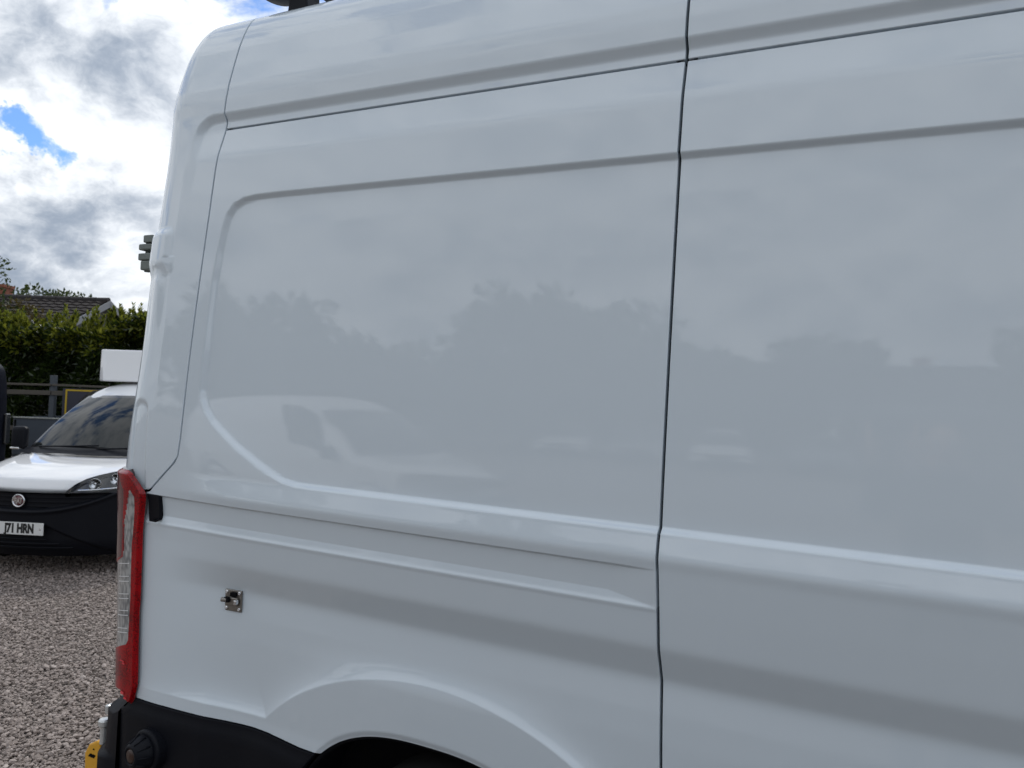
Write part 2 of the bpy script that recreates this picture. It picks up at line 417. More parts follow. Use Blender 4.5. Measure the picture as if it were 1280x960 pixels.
def side_grid(xl, xr, zones_z, nx, panel, ztop=TG-HG, xpow=1.):
    r = rows(.42, ztop, zones_z, .0052)
    u = np.linspace(0, 1, nx)
    u, r2 = np.meshgrid(u, r, indexing='ij')
    X = xl(r2)+u*(xr(r2)-xl(r2))
    for _ in range(3):
        zb = zbot(X)+.002
        k = np.clip((1.02-r2)/(1.02-.42), 0, 1)
        Z = np.where(r2 < 1.02, 1.02-k*(1.02-zb), r2)
        X = xl(Z)+u*(xr(Z)-xl(Z))
    return X, Z
seam = lambda z: lerp_tab(SEAM, z)
X, Z = side_grid(lambda z: lerp_tab(GAP_REAR, z)+HG*np.where((z > 1.34) & (z < 1.46), 1.35, 1), lambda z: seam(z)-HS, FINE, 330, 'quarter')
sheet('quarter_panel', surf(X, Z, 'quarter'), M_white, van, OUT)
XE = 1.30
X, Z = side_grid(lambda z: seam(z)+HS, lambda z: np.full_like(z, XE-HG), FINE, 190, 'side')
sheet('side_panel', surf(X, Z, 'side'), M_white, van, OUT)
tr = np.concatenate([rows(TG+HG, 2.58, [(2.50, 2.58, .0022)], .003), np.linspace(2.585, 2.8, 40), np.linspace(2.806, 3.02, 50), np.linspace(3.03, TOPT, 30)])
for xa, xb in ((None, -.4884), (-.4884, XE)):
    n = 60
    u, t2 = np.meshgrid(np.linspace(0, 1, n), tr, indexing='ij')
    a = lerp_tab(GAP_REAR, t2)+HG if xa is None else xa+HS; b = xb-HS
    sheet('roof_panel', surf(a+u*(b-a), t2, 'roof'), M_white, van, OUT, sides='LRB')
# rear corner pillar, from the shut line round to the back
tp = np.concatenate([np.linspace(.66, 1.33, 60), rows(1.335, 2.62, [(1.335, 1.49, .004), (2.02, 2.22, .0035), (2.5, 2.58, .0025)], .007), np.linspace(2.63, 3.1, 100), np.linspace(3.12, TOPT, 30)])
def pil_edge(t):
    g = lerp_tab(GAP_REAR, t)-HG*np.where((t > 1.34) & (t < 1.46), 1.35, 1)
    return np.where(t < 1.352, -2.1955, g)
u, t2 = np.meshgrid(np.linspace(0, 1, 190)**1.0, tp, indexing='ij')
e = pil_edge(t2)
sp_ = e+u*(-2.66-e)
pillar = sheet('rear_pillar', surf(sp_, t2, 'pillar'), M_white, van, OUT, sides='L')
# dark shell behind the shut lines, so nothing shines through them
u, t2 = np.meshgrid(np.linspace(0, 1, 90), np.concatenate([np.linspace(.5, 2.8, 60), np.linspace(2.82, TOPT, 25)]), indexing='ij')
Xs = -2.45+u*(XE+2.45); zb = zbot(Xs)+.03
Zs = np.where(t2 < 1.0, zb+(t2-.5)/.5*(1.0-zb), t2)
sheet('inner_shell', surf(Xs, Zs, 'shell', .040), M_dark, van, OUT, roll=False)
# far side and rear doors
P = surf(Xs, np.maximum(Zs, .45), 'shell'); P[..., 1] = 2*1.03-P[..., 1]
sheet('far_side_panel', P, M_white, van, (0, 1, 0), roll=False)
for y0, y1 in ((.245, 1.025), (1.035, 1.815)):
    u, t2 = np.meshgrid(np.linspace(y0, y1, 14), np.linspace(.66, 2.72, 50), indexing='ij')
    xr_ = rear_x(t2)-.012
    hol = .012*ramp(rbox_sd(u, t2, (y0+y1)/2, 2.05, .31, .46, .08), .02)+.012*ramp(rbox_sd(u, t2, (y0+y1)/2, 1.1, .31, .34, .06), .02)
    door = sheet('rear_door', np.stack([xr_+hol, u, t2], -1), M_white, van, (-1, 0, 0))
bm = bmesh.new(); add_box(bm, (-2.266, 1.03, 2.775), (.06, 1.56, .11)); bm_obj('rear_header', bm, M_white, van, bevel=.02)
# --- tail lamp
LR = [(.650, -2.185), (.692, -2.1705), (.95, -2.176), (.996, -2.1730), (1.217, -2.169), (1.281, -2.158), (1.330, -2.1475), (1.342, -2.1475), (1.3517, -2.153), (1.382, -2.1845), (1.4030, -2.2095), (1.4100, -2.2260), (1.4115, -2.2400)]
tl = np.linspace(.653, 1.4105, 330)
u, t2 = np.meshgrid(np.linspace(0, 1, 150), tl, indexing='ij')
e = lerp_tab(LR, t2)-.003
SL = e+u*(-2.53-e)
tb = .692-(.036*np.exp(-((SL+2.205)/.022)**2))-.014*sm01((-2.2-SL)/.1)     # the lamp's lower rim dips to a corner
T3 = np.where(t2 < 1.0, 1.0-(1.0-t2)/(1.0-.653)*(1.0-tb), t2)
proud = -.014*sm01((t2-.653)/.012)*sm01((1.4105-t2)/.012)*sm01(u/.03)-.010
PL = surf(SL, T3, 'shell', proud)
CLEAR = [(-2.2105, 1.352), (-2.1905, 1.328), (-2.194, 1.277), (-2.2085, 1.17), (-2.2095, .988), (-2.2125, .862), (-2.222, .847), (-2.32, .805), (-2.60, .79), (-2.60, 1.07), (-2.30, 1.098), (-2.247, 1.128), (-2.2425, 1.245)]
csd = poly_sd(SL, T3, CLEAR)
nl = grid_normals(PL)
if (nl*np.array(OUT)).sum() < 0: nl = -nl
PL2 = PL - nl*(.003*ramp(csd, .0015))[..., None]
F = grid_faces(*PL.shape[:2])
fn = np.cross(PL[81, 160]-PL[80, 160], PL[80, 161]-PL[80, 160])
if (fn*nl[80, 160]).sum() < 0: F = F[:, ::-1]
cF = csd.ravel()[F].mean(1)
M_red = bpy.data.materials.new('red_lamp_lens'); M_red.use_nodes = True
def lamp_mat(m, c1, c2, coat, scale, rough):
    t = m.node_tree; b = t.nodes['Principled BSDF']
    co = nn(t, 'ShaderNodeTexCoord').outputs['Object']
    mp = nn(t, 'ShaderNodeMapping'); t.links.new(co, mp.inputs[0]); mp.inputs['Scale'].default_value = scale
    v = nn(t, 'ShaderNodeTexVoronoi'); v.inputs['Scale'].default_value = 1.; t.links.new(mp.outputs[0], v.inputs['Vector'])
    n = noise(co, 9, 4, .6, t)
    f = smath('ADD', smath('MULTIPLY', v.outputs['Distance'], .55, tree=t), smath('MULTIPLY', n.outputs['Fac'], .7, tree=t), tree=t)
    f = sstep(f, .42, .86, t)
    t.links.new(mixc(f, c1, c2, t), b.inputs['Base Color'])
    b.inputs['Roughness'].default_value = rough; b.inputs['Coat Weight'].default_value = coat; b.inputs['Coat Roughness'].default_value = .02
lamp_mat(M_red, (.40, .0, .004), (.11, .0, .002), .5, (260, 260, 200), .3); M_red.node_tree.nodes['Principled BSDF'].inputs['Specular IOR Level'].default_value = .15
M_clear = bpy.data.materials.new('clear_lamp_lens'); M_clear.use_nodes = True
lamp_mat(M_clear, (.40, .40, .39), (.16, .165, .17), 1., (90, 90, 40), .22)
M_deepred = bpy.data.materials.new('smoked_red_lens'); M_deepred.use_nodes = True
lamp_mat(M_deepred, (.11, .0, .006), (.035, .0, .002), .7, (260, 260, 200), .25)
DEEP = [(-2.236, 1.345), (-2.25, 1.245), (-2.256, 1.128), (-2.31, 1.104), (-2.62, 1.08), (-2.62, 1.39), (-2.27, 1.39)]
dF = (poly_sd(SL, T3, DEEP).ravel()[F].mean(1) <= 0) & (cF > 0)
lamp = mesh_np('tail_lamp', PL2.reshape(-1, 3), F[(cF > 0) & ~dF], M_red, van, True, normals=nl.reshape(-1, 3))
cl_ = mesh_np('clear_lens', PL2.reshape(-1, 3), F[cF <= 0], M_clear, lamp, True, normals=nl.reshape(-1, 3))
mesh_np('smoked_lens', PL2.reshape(-1, 3), F[dF], M_deepred, lamp, True, normals=nl.reshape(-1, 3))
# dark surround of the lamp
edge = np.concatenate([PL2[::-1, -1], PL2[0, ::-1], PL2[:, 0]])
nE = np.concatenate([nl[::-1, -1], nl[0, ::-1], nl[:, 0]])
mid = PL2.reshape(-1, 3).mean(0)
strip = np.stack([edge, edge-nE*.006+0, edge-nE*.03], 1)
M_maroon = mat('dark_red_rim', (.03, .002, .004), .3, coat=1.)
sheet('lamp_rim', strip, M_maroon, lamp, roll=False)
M_rib = mat('bright_rib', (.8, .8, .8), .25, coat=1.)
for z in (1.112, 1.070, 1.054, 1.013, .998, .959, .944, .902, .888):
    s_ = np.linspace(-2.213, -2.262, 8); tz = np.array([z-.0012, z+.0012])
    q, tt = np.meshgrid(s_, tz, indexing='ij')
    sheet('lens_rib', surf(q, tt+(q+2.213)*.18, 'shell', -.0265), M_rib, cl_, OUT, roll=False)
M_facet = mat('red_facet', (.75, .01, .03), .25, coat=1.)
for sc_, zc_, ds, dz_ in ((-2.232, .792, .020, .004), (-2.225, .785, .012, .005), (-2.226, .690, .016, .010), (-2.212, .676, .012, .006)):
    q, tt = np.meshgrid(np.linspace(sc_+ds/2, sc_-ds/2, 4), np.linspace(zc_-dz_/2, zc_+dz_/2, 3), indexing='ij')
    sheet('red_facet', surf(q, tt, 'shell', -.0262), M_facet, lamp, OUT, roll=False)
# rubber buffer closing the rub strip channel
q, tt = np.meshgrid(np.linspace(-2.149, -2.103, 10), np.linspace(1.256, 1.337, 14), indexing='ij')
tt = tt+np.where(tt < 1.262, .008*sm01((q+2.125)/.02), 0)
sheet('rub_strip_end', surf(q, tt, 'shell', -.003), M_black, van, OUT, rad=.005, depth=.012)
# --- padlock plate
lk = surf(np.array([-1.811]), np.array([1.046]), 'quarter')[0]
la = surf(np.array([-1.825]), np.array([1.075]), 'quarter')[0]; lb = surf(np.array([-1.825]), np.array([1.015]), 'quarter')[0]
lc = surf(np.array([-1.775]), np.array([1.045]), 'quarter')[0]
ez = Vector(la-lb).normalized(); ex = Vector(lc-lk).normalized(); ey = ez.cross(ex).normalized(); ex = ey.cross(ez)
LM = Matrix(((ex.x, ey.x, ez.x, lk[0]), (ex.y, ey.y, ez.y, lk[1]), (ex.z, ey.z, ez.z, lk[2]), (0, 0, 0, 1))) @ Matrix.Translation((0, -.004, 0))
def at_lock(o): o.matrix_local = LM; return o
bm = bmesh.new(); add_box(bm, (0, 0, 0), (.064, .006, .066)); lp = bm_obj('lock_plate', bm, M_steel, van, bevel=.008, seg=3); at_lock(lp)
def lk_part(name, bm, m, **k): return bm_obj(name, bm, m, lp, **k)
for sx in (-.024, .024):
    for sz in (-.024, .025):
        bm = bmesh.new(); lathe(bm, [(.0055, 0), (.0055, .0025), (.0042, .0035), (.0020, .0036), (.0018, .0018), (0.00005, .0018)], (sx, -.003, sz), (0, -1, 0), 14); lk_part('screw', bm, M_chrome)
bm = bmesh.new(); add_box(bm, (.001, -.0065, -.001), (.040, .010, .026)); lk_part('lock_body', bm, M_steel, bevel=.003)
bm = bmesh.new(); add_box(bm, (-.014, -.0125, .004), (.018, .012, .016)); lk_part('keyway', bm, M_dark, bevel=.002)
bm = bmesh.new(); add_cyl(bm, (-.014, -.014, .003), (-.032, -.017, .003), .0065, .0075, 12); lk_part('lock_pin', bm, M_steel, bevel=.0015)
bm = bmesh.new(); add_box(bm, (.020, -.013, .000), (.010, .012, .014)); lk_part('hasp_stop', bm, M_chrome, bevel=.002)
bm = bmesh.new(); add_box(bm, (.004, -.006, .020), (.022, .008, .012)); lk_part('hasp_slot', bm, M_dark, bevel=.001)
# --- wheel arch, rear wheel
xa = -1.105+.47*np.linspace(-.985, .985, 60)
rows_ = []
for off, dz in ((.004, .001), (.012, -.010), (.03, -.014), (.12, -.004), (.42, .0)):
    p = surf(xa, np.maximum(z_open(xa), .40), 'quarter', 0); p[:, 1] += off; p[:, 2] += dz; rows_.append(p)
sheet('wheel_arch_liner', np.stack(rows_, 1), M_black, van, roll=False)
def wheel(name, parent, c, r, wdt, rim_mat, side=-1):
    bm = bmesh.new()
    hw = wdt/2
    lathe(bm, [(r*.60, -hw*.8), (r*.72, -hw), (r*.93, -hw*.97), (r*.985, -hw*.8), (r, -hw*.5), (r, hw*.5), (r*.985, hw*.8), (r*.93, hw*.97), (r*.72, hw), (r*.60, hw*.8)], c, (0, side, 0), 40)
    ty = bm_obj(name, bm, M_rubber, parent, smooth=True)
    bm = bmesh.new()
    lathe(bm, [(r*.62, hw*.82), (r*.60, hw*.62), (r*.50, hw*.5), (r*.42, hw*.62), (r*.2, hw*.66), (r*.17, hw*.85), (.0001, hw*.85)], c, (0, side, 0), 32)
    rim = bm_obj('rim', bm, rim_mat, ty, smooth=True)
    for k in range(8):
        a = 2*math.pi*k/8; bm = bmesh.new()
        add_cyl(bm, Vector(c)+Vector((r*.46*math.cos(a), side*hw*.5, r*.46*math.sin(a))), Vector(c)+Vector((r*.46*math.cos(a), side*hw*.66, r*.46*math.sin(a))), r*.055, seg=10)
        bm_obj('rim_hole', bm, M_dark, ty)
    return ty
M_rim = mat('silver_wheel', (.38, .39, .40), .4, metal=.7)
for x in (-1.105, 2.65):
    for y, sd in ((.215, -1), (1.845, 1)):
        wheel('wheel', van, (x, y, .345+RAKE*x), .345, .225, M_rim, sd)
bm = bmesh.new(); add_box(bm, (.65, 1.03, .60), (5.4, 1.50, .40)); bm_obj('underbody', bm, M_dark, van)
bm = bmesh.new(); add_cyl(bm, (-1.105, .36, .36), (-1.105, .44, .36), .47, seg=40); bm_obj('wheel_arch_liner', bm, M_black, van)
# --- cladding, bumper, buffer
q0 = np.linspace(0, 1, 90)
u, v_ = np.meshgrid(q0, np.concatenate([np.linspace(0, .9, 24), np.linspace(.91, 1, 12)]), indexing='ij')
Xc_ = -2.246+u*(-1.487+2.246)
zt = z_clad(np.maximum(Xc_, -2.20))-.0045-.038*sm01((-2.195-Xc_)/.045)
zlo = np.where(Xc_ > -1.56, np.minimum(.36+.0*Xc_, .36), .36)
arch_x = -1.105-.47*np.clip(1-(np.clip((v_*(zt-.36)+.36-.36)/.422, 0, 1))**2.2, 0, 1)**(1/2.6)
Zc_ = .36+v_*(zt-.36)
Xc_ = -2.246+u*((arch_x-.006)+2.246)
Zc_ = .36+v_*(z_clad(np.maximum(Xc_, -2.20))-.0045-.038*sm01((-2.195-Xc_)/.045)-.36)
lip = .010*sm01((Zc_-z_clad(Xc_)+.055)/.05)-.004
sheet('side_cladding', surf(Xc_, Zc_, 'quarter', lip-.012), M_black, van, OUT, rad=.003)
M_hpin = mat('bright_pin', (.62, .63, .62), .3, metal=.6, var=.2, vscale=60)
plan = np.array([(-2.254, .016), (-2.290, .022), (-2.326, .034), (-2.352, .053), (-2.374, .080), (-2.392, .13), (-2.405, .20), (-2.412, .35), (-2.416, 1.03)])
plan = np.concatenate([plan, (plan[:-1]*[1, -1]+[0, 2.06])[::-1]])
levels = [(.25, .006, 1), (.40, .024, 1), (.452, .024, 1), (.462, .020, 1), (.470, .006, 1), (.484, .002, 1), (.560, 0, 1), (.5985, 0, 1), (.606, .006, -1), (.642, .055, -1), (.648, .13, -1)]
Pb = []
for z, o_, sg in levels:
    c = np.array([-2.10, 1.03]); tang = np.gradient(plan, axis=0); nr = np.stack([tang[:, 1], -tang[:, 0]], 1); nr /= np.linalg.norm(nr, axis=1, keepdims=True)
    nr = np.where(((plan-c)*nr).sum(1, keepdims=True) < 0, -nr, nr)
    fade = sm01((-2.27-plan[:, :1])/.05) if sg > 0 else 1
    p = plan+nr*o_*sg*fade
    Pb.append(np.c_[p, np.full(len(p), z)+(.022*sm01((plan[:, 0]+2.30)/.05) if z > .55 else 0)])
sheet('rear_bumper', np.stack(Pb, 1), M_black, van, (-1, 0, 0), roll=False)
bm = bmesh.new()
lathe(bm, [(.0125, -.012), (.0125, .045), (.018, .047), (.020, .052), (.020, .066), (.016, .072), (.0001, .074)], (-2.402, .080, .470), (0, 0, 1), 18); bm_obj('hinge_pin', bm, M_hpin, van, smooth=False, bevel=.001)
bm = bmesh.new(); add_box(bm, (-2.392, .09, .575), (.02, .03, .03)); bm_obj('hinge_pin', bm, M_hpin, van, bevel=.005)
bm = bmesh.new()
vs = [(-2.41, .075, .30), (-2.482, .075, .30), (-2.490, .075, .405), (-2.470, .075, .440), (-2.43, .075, .462), (-2.41, .075, .462)]
bm_ = bmesh.new(); add_box(bm_, (-2.265, 1.03, .43), (.12, 1.94, .30)); bm_obj('bumper_core', bm_, M_dark, van)
a = [bm.verts.new(v) for v in vs]; b = [bm.verts.new((v[0], 1.99, v[2])) for v in vs]
bm.faces.new(a); bm.faces.new(b[::-1])
for i in range(6): bm.faces.new((a[i], b[i], b[(i+1) % 6], a[(i+1) % 6]))
stp = bm_obj('rear_step', bm, M_yellow, van, bevel=.006)
for k in range(5):
    bm = bmesh.new(); add_box(bm, (-2.437-.006*k, .0743, .406+.001*(k % 2)), (.0045, .002, .013), Euler((0, .7, 0))); bm_obj('slot_mark', bm, M_dark, stp)
bm = bmesh.new(); add_box(bm, (-2.442, .0743, .430), (.007, .002, .004)); bm_obj('slot_mark', bm, M_dark, stp)
# ribbed rubber buffer with an amber reflector
bo = Vector((-2.092, .008, .540)); ba = Vector((-.10, -1, .02)).normalized()
bm = bmesh.new(); lathe(bm, [(.066, -.02), (.066, .009), (.062, .014), (.055, .016)], bo, ba, 40)
buf = bm_obj('buffer', bm, M_black, van, smooth=False, bevel=.003)
bm = bmesh.new(); lathe(bm, [(.055, .012), (.0535, .024), (.049, .034), (.034, .060), (.029, .064), (.024, .064), (.023, .060)], bo, ba, 40); bm_obj('buffer_cone', bm, M_black, buf, smooth=True)
q = ba.to_track_quat('Z', 'Y').to_matrix()
for k in range(10):
    a = 2*math.pi*k/10
    d = lambda r, h: bo+q @ Vector((r*math.cos(a), r*math.sin(a), h))
    bm = bmesh.new(); add_cyl(bm, d(.054, .025), d(.036, .059), .0038, .0022, 8); bm_obj('buffer_rib', bm, M_black, buf, smooth=True)
bm = bmesh.new(); lathe(bm, [(.0235, .052), (.0235, .060), (.017, .064), (.0001, .0655)], bo, ba, 28); bm_obj('reflector', bm, M_amber, buf, smooth=True)
M_hinge = mat('grey_hinge', (.16, .18, .165), .6, var=.3, vscale=60)
# rear door hinge on the pillar
for x0, x1, z0, z1 in ((-2.345, -2.30, 2.172, 2.198), (-2.366, -2.30, 2.147, 2.168), (-2.366, -2.30, 2.112, 2.136), (-2.352, -2.30, 2.078, 2.110)):
    bm = bmesh.new(); add_box(bm, ((x0+x1)/2, .093, (z0+z1)/2), (x1-x0, .05, z1-z0)); bm_obj('hinge_leaf', bm, M_hinge, van, bevel=.004)
bm = bmesh.new(); add_cyl(bm, (-2.346, .093, 2.075), (-2.346, .093, 2.20), .010, seg=14); bm_obj('hinge_leaf', bm, M_hinge, van)
# roof bar with its foot and a lamp
bm = bmesh.new()
vs = [(-1.875, 2.925), (-1.785, 2.935), (-1.795, 2.985), (-1.80, 3.07), (-1.86, 3.07), (-1.865, 2.99)]
a = [bm.verts.new((x, .19, z)) for x, z in vs]; b = [bm.verts.new((x, .26, z)) for x, z in vs]
bm.faces.new(a); bm.faces.new(b[::-1])
for i in range(6): bm.faces.new((a[i], b[i], b[(i+1) % 6], a[(i+1) % 6]))
rb = bm_obj('roof_bar', bm, M_black, van, bevel=.006)
bm = bmesh.new(); add_box(bm, (-1.83, 1.03, 3.07), (.05, 1.75, .04)); bm_obj('crossbar', bm, M_black, rb, bevel=.008)
bm = bmesh.new(); add_box(bm, (-1.83, 1.84, 3.0), (.07, .06, .13)); bm_obj('bar_foot', bm, M_black, rb, bevel=.008)
bm = bmesh.new(); lathe(bm, [(.0001, -.045), (.05, -.042), (.078, -.025), (.085, 0), (.078, .03), (.06, .06), (.0001, .062)], (-1.945, .22, 3.055), (.15, 0, 1), 28); bm_obj('work_lamp', bm, M_black, rb, smooth=True)
bm = bmesh.new(); add_cyl(bm, (-1.90, .22, 3.02), (-1.82, .22, 3.05), .012, seg=10); bm_obj('lamp_arm', bm, M_black, rb)
# the cab ahead of the load panels, wholly beyond the frame
u, t2 = np.meshgrid(np.linspace(XE+.005, 2.12, 30), np.concatenate([np.linspace(.42, 2.8, 80), np.linspace(2.82, TOPT, 25)]), indexing='ij')
P = surf(u, t2, 'shell'); cabL = sheet('cab_panel', P, M_white, van, OUT, roll=False)
P2 = P.copy(); P2[..., 1] = 2.06-P2[..., 1]; sheet('cab_panel', P2, M_white, van, (0, 1, 0), roll=False)
st = [(2.12, .05, 1.0, 2.95, .16), (2.45, .05, 1.0, 2.90, .2), (2.75, .06, 1.0, 2.45, .22), (3.15, .07, 1.0, 1.72, .22), (3.55, .12, 1.0, 1.40, .2), (3.85, .25, .98, 1.15, .22), (3.95, .35, .95, .9, .3)]
Pc = []
for x, y0, _, zt_, yt in st:
    half = [(y0+.03, .40), (y0, .7), (y0+.005, 1.0), (y0+.02, min(1.35, zt_-.1)), (yt+.06 if zt_ > 1.8 else yt, zt_-.12), (yt+.16, zt_-.02), (.7, zt_), (1.03, zt_)]
    row = [(x, y, z) for y, z in half]+[(x, 2.06-y, z) for y, z in half[::-1][1:]]
    Pc.append(row)
sheet('cab_front', np.array(Pc), M_white, van, (0, 0, 1), roll=False)
q, tt = np.meshgrid(np.linspace(1.42, 2.5, 12), np.linspace(1.45, 2.1, 10), indexing='ij')
sheet('cab_window', surf(q-.0*(tt), tt, 'shell', -.006), M_glass, van, OUT)
for y in (.30, 1.76):
    bm = bmesh.new(); add_box(bm, (3.87, y, 1.0), (.12, .30, .26), Euler((0, -.5, 0))); bm_obj('headlight', bm, M_glass, van, bevel=.05, seg=3)
bm = bmesh.new(); add_box(bm, (3.90, 1.03, .55), (.2, 1.7, .40)); bm_obj('front_bumper', bm, M_black, van, bevel=.06, seg=3)
# ------------------------------------------------------------------ other vehicles (local frame: front at x=0, nose towards +x)
M_carwhite = mat('white_car_paint', (.76, .77, .78), .4, coat=1., coat_rough=.02, var=.02, vscale=3)
M_navy = mat('navy_paint', (.002, .0035, .010), .5, coat=.15, coat_rough=.1, spec=.15)
M_silver = mat('silver_paint', (.33, .34, .36), .35, metal=.4, coat=1., coat_rough=.02)
M_grey = mat('grey_paint', (.085, .10, .12), .4, coat=.6, var=.08, vscale=5)
M_gloss = mat('gloss_black', (.012, .013, .015), .18, coat=1.)
M_platew = mat('plate_white', (.72, .73, .72), .4, coat=.5)
M_ink = mat('black_ink', (.01, .01, .01), .5)
M_badge = mat('badge_red', (.10, .008, .014), .25, coat=1.)
M_lampglass = bpy.data.materials.new('lamp_glass'); M_lampglass.use_nodes = True
def _lg():
    t = M_lampglass.node_tree; t.nodes.clear()
    tr = nn(t, 'ShaderNodeBsdfTransparent'); tr.inputs[0].default_value = (.93, .94, .95, 1)
    gl = nn(t, 'ShaderNodeBsdfGlossy'); gl.inputs['Roughness'].default_value = .03
    fr = nn(t, 'ShaderNodeFresnel'); fr.inputs[0].default_value = 1.32
    mx = nn(t, 'ShaderNodeMixShader'); t.links.new(fr.outputs[0], mx.inputs[0]); t.links.new(tr.outputs[0], mx.inputs[1]); t.links.new(gl.outputs[0], mx.inputs[2])
    o = nn(t, 'ShaderNodeOutputMaterial'); t.links.new(mx.outputs[0], o.inputs[0])
_lg()
VAN_ST = [  # distance behind the nose, sweep of the plan curve, half section from sill to roof centre
 (.05, .42, [(.74, .22), (.84, .26), (.875, .45), (.88, .60), (.87, .70), (.82, .755), (.62, .770), (.32, .772), (0, .772)]),
 (.055, .42, [(.74, .22), (.85, .26), (.885, .45), (.89, .62), (.885, .74), (.83, .80), (.63, .800), (.32, .800), (0, .800)]),
 (.105, .41, [(.74, .2), (.86, .26), (.895, .45), (.90, .62), (.893, .76), (.84, .84), (.64, .868), (.33, .876), (0, .878)]),
 (.125, .40, [(.74, .2), (.86, .26), (.895, .45), (.90, .63), (.895, .77), (.84, .855), (.64, .888), (.33, .896), (0, .898)]),
 (.42, .28, [(.75, .2), (.90, .27), (.915, .48), (.915, .68), (.905, .86), (.84, .935), (.66, .985), (.35, .982), (0, .985)]),
 (.78, .15, [(.75, .2), (.91, .27), (.92, .5), (.92, .73), (.91, .94), (.83, .99), (.70, 1.035), (.37, 1.015), (0, 1.017)]),
 (1.03, .06, [(.75, .2), (.91, .27), (.92, .5), (.92, .76), (.905, 1.0), (.84, 1.02), (.72, 1.055), (.40, 1.052), (0, 1.055)]),
 (1.10, .04, [(.75, .2), (.91, .27), (.92, .5), (.92, .76), (.905, 1.02), (.84, 1.05), (.70, 1.085), (.40, 1.10), (0, 1.11)]),
 (1.86, .02, [(.75, .2), (.91, .27), (.92, .5), (.92, .8), (.90, 1.08), (.80, 1.42), (.69, 1.66), (.40, 1.71), (0, 1.72)]),
 (2.10, .0, [(.75, .2), (.91, .27), (.92, .5), (.92, .8), (.905, 1.1), (.835, 1.46), (.73, 1.76), (.42, 1.85), (0, 1.87)]),
 (3.0, .0, [(.75, .2), (.91, .27), (.92, .5), (.92, .8), (.91, 1.1), (.85, 1.48), (.76, 1.79), (.44, 1.87), (0, 1.89)]),
 (4.28, .0, [(.75, .25), (.90, .30), (.91, .5), (.91, .8), (.90, 1.1), (.84, 1.48), (.76, 1.75), (.44, 1.82), (0, 1.835)]),
 (4.36, .0, [(.70, .32), (.86, .36), (.87, .5), (.87, .8), (.86, 1.1), (.80, 1.46), (.72, 1.70), (.42, 1.76), (0, 1.77)])]
SUV_ST = [
 (.03, .30, [(.74, .24), (.83, .28), (.87, .45), (.88, .62), (.87, .76), (.82, .84), (.62, .87), (.32, .88), (0, .88)]),
 (.10, .28, [(.74, .22), (.85, .28), (.89, .46), (.90, .66), (.895, .82), (.83, .90), (.63, .935), (.32, .945), (0, .95)]),
 (.60, .12, [(.75, .22), (.90, .30), (.92, .5), (.92, .72), (.91, .90), (.84, .98), (.64, 1.01), (.34, 1.02), (0, 1.025)]),
 (1.15, .05, [(.75, .22), (.91, .30), (.93, .5), (.93, .76), (.915, .97), (.84, 1.05), (.68, 1.08), (.36, 1.09), (0, 1.10)]),
 (1.80, .02, [(.75, .22), (.91, .30), (.93, .5), (.93, .78), (.915, 1.0), (.80, 1.28), (.64, 1.52), (.38, 1.57), (0, 1.58)]),
 (2.10, 0, [(.75, .22), (.91, .30), (.93, .5), (.93, .78), (.915, 1.0), (.80, 1.32), (.66, 1.59), (.40, 1.655), (0, 1.67)]),
 (3.6, 0, [(.75, .22), (.91, .30), (.93, .5), (.93, .78), (.91, 1.0), (.79, 1.32), (.65, 1.57), (.40, 1.63), (0, 1.64)]),
 (4.2, -.02, [(.75, .28), (.90, .34), (.92, .5), (.92, .78), (.89, 1.0), (.80, 1.16), (.64, 1.24), (.40, 1.27), (0, 1.28)]),
 (4.4, -.06, [(.72, .36), (.86, .4), (.88, .55), (.88, .78), (.85, .95), (.76, 1.02), (.6, 1.05), (.38, 1.06), (0, 1.06)])]
def station(stn, x):
    xs = np.array([s[0] for s in stn]); P = np.array([s[2] for s in stn]); sw = np.array([s[1] for s in stn])
    i = int(np.clip(np.searchsorted(xs, x)-1, 0, len(xs)-2)); f = (x-xs[i])/(xs[i+1]-xs[i])
    return P[i]*(1-f)+P[i+1]*f, sw[i]*(1-f)+sw[i+1]*f
def body_point(stn, x, k, side, off=0.):
    p, sw = station(stn, x); i = int(min(k, len(p)-2)); f = k-i
    y, z = p[i]*(1-f)+p[i+1]*f
    d = p[i+1]-p[i]; n = np.array([d[1], -d[0]]); n /= np.linalg.norm(n)+1e-9
    y2, z2 = y+n[0]*off, z+n[1]*off
    return (-(x+sw*(abs(y)/.9)**2.4), side*y2, z2)
def car_body(stn, paint, parent, name='body', wid=1., hgt=1.):
    bm = bmesh.new(); rws = []
    for xs, sw, pts in stn:
        full = [(-y, z) for y, z in pts]+[(y, z) for y, z in pts[::-1][1:]]
        rws.append([bm.verts.new((-(xs+sw*(abs(y)/.9)**2.4), -y*wid, z*hgt)) for y, z in full])
    for a, b in zip(rws, rws[1:]):
        for i in range(len(a)-1): bm.faces.new((a[i], a[i+1], b[i+1], b[i]))
        bm.faces.new((a[-1], a[0], b[0], b[-1]))
    bm.faces.new(rws[0][::-1]); bm.faces.new(rws[-1])
    return bm_obj(name, bm, paint, parent, smooth=True, sub=2)
def body_patch(name, stn, x0, x1, k0, k1, side, mt, parent, off=.012, nx=8, nk=6, slant=0., wid=1., hgt=1.):
    P = np.array([[body_point(stn, x0+(x1-x0)*i/(nx-1)+slant*(k-k0), k, side, off) for k in np.linspace(k0, k1, nk)] for i in range(nx)])
    P = P*np.array([1, wid, hgt])
    return sheet(name, P, mt, parent, (0, side, .3), roll=False)
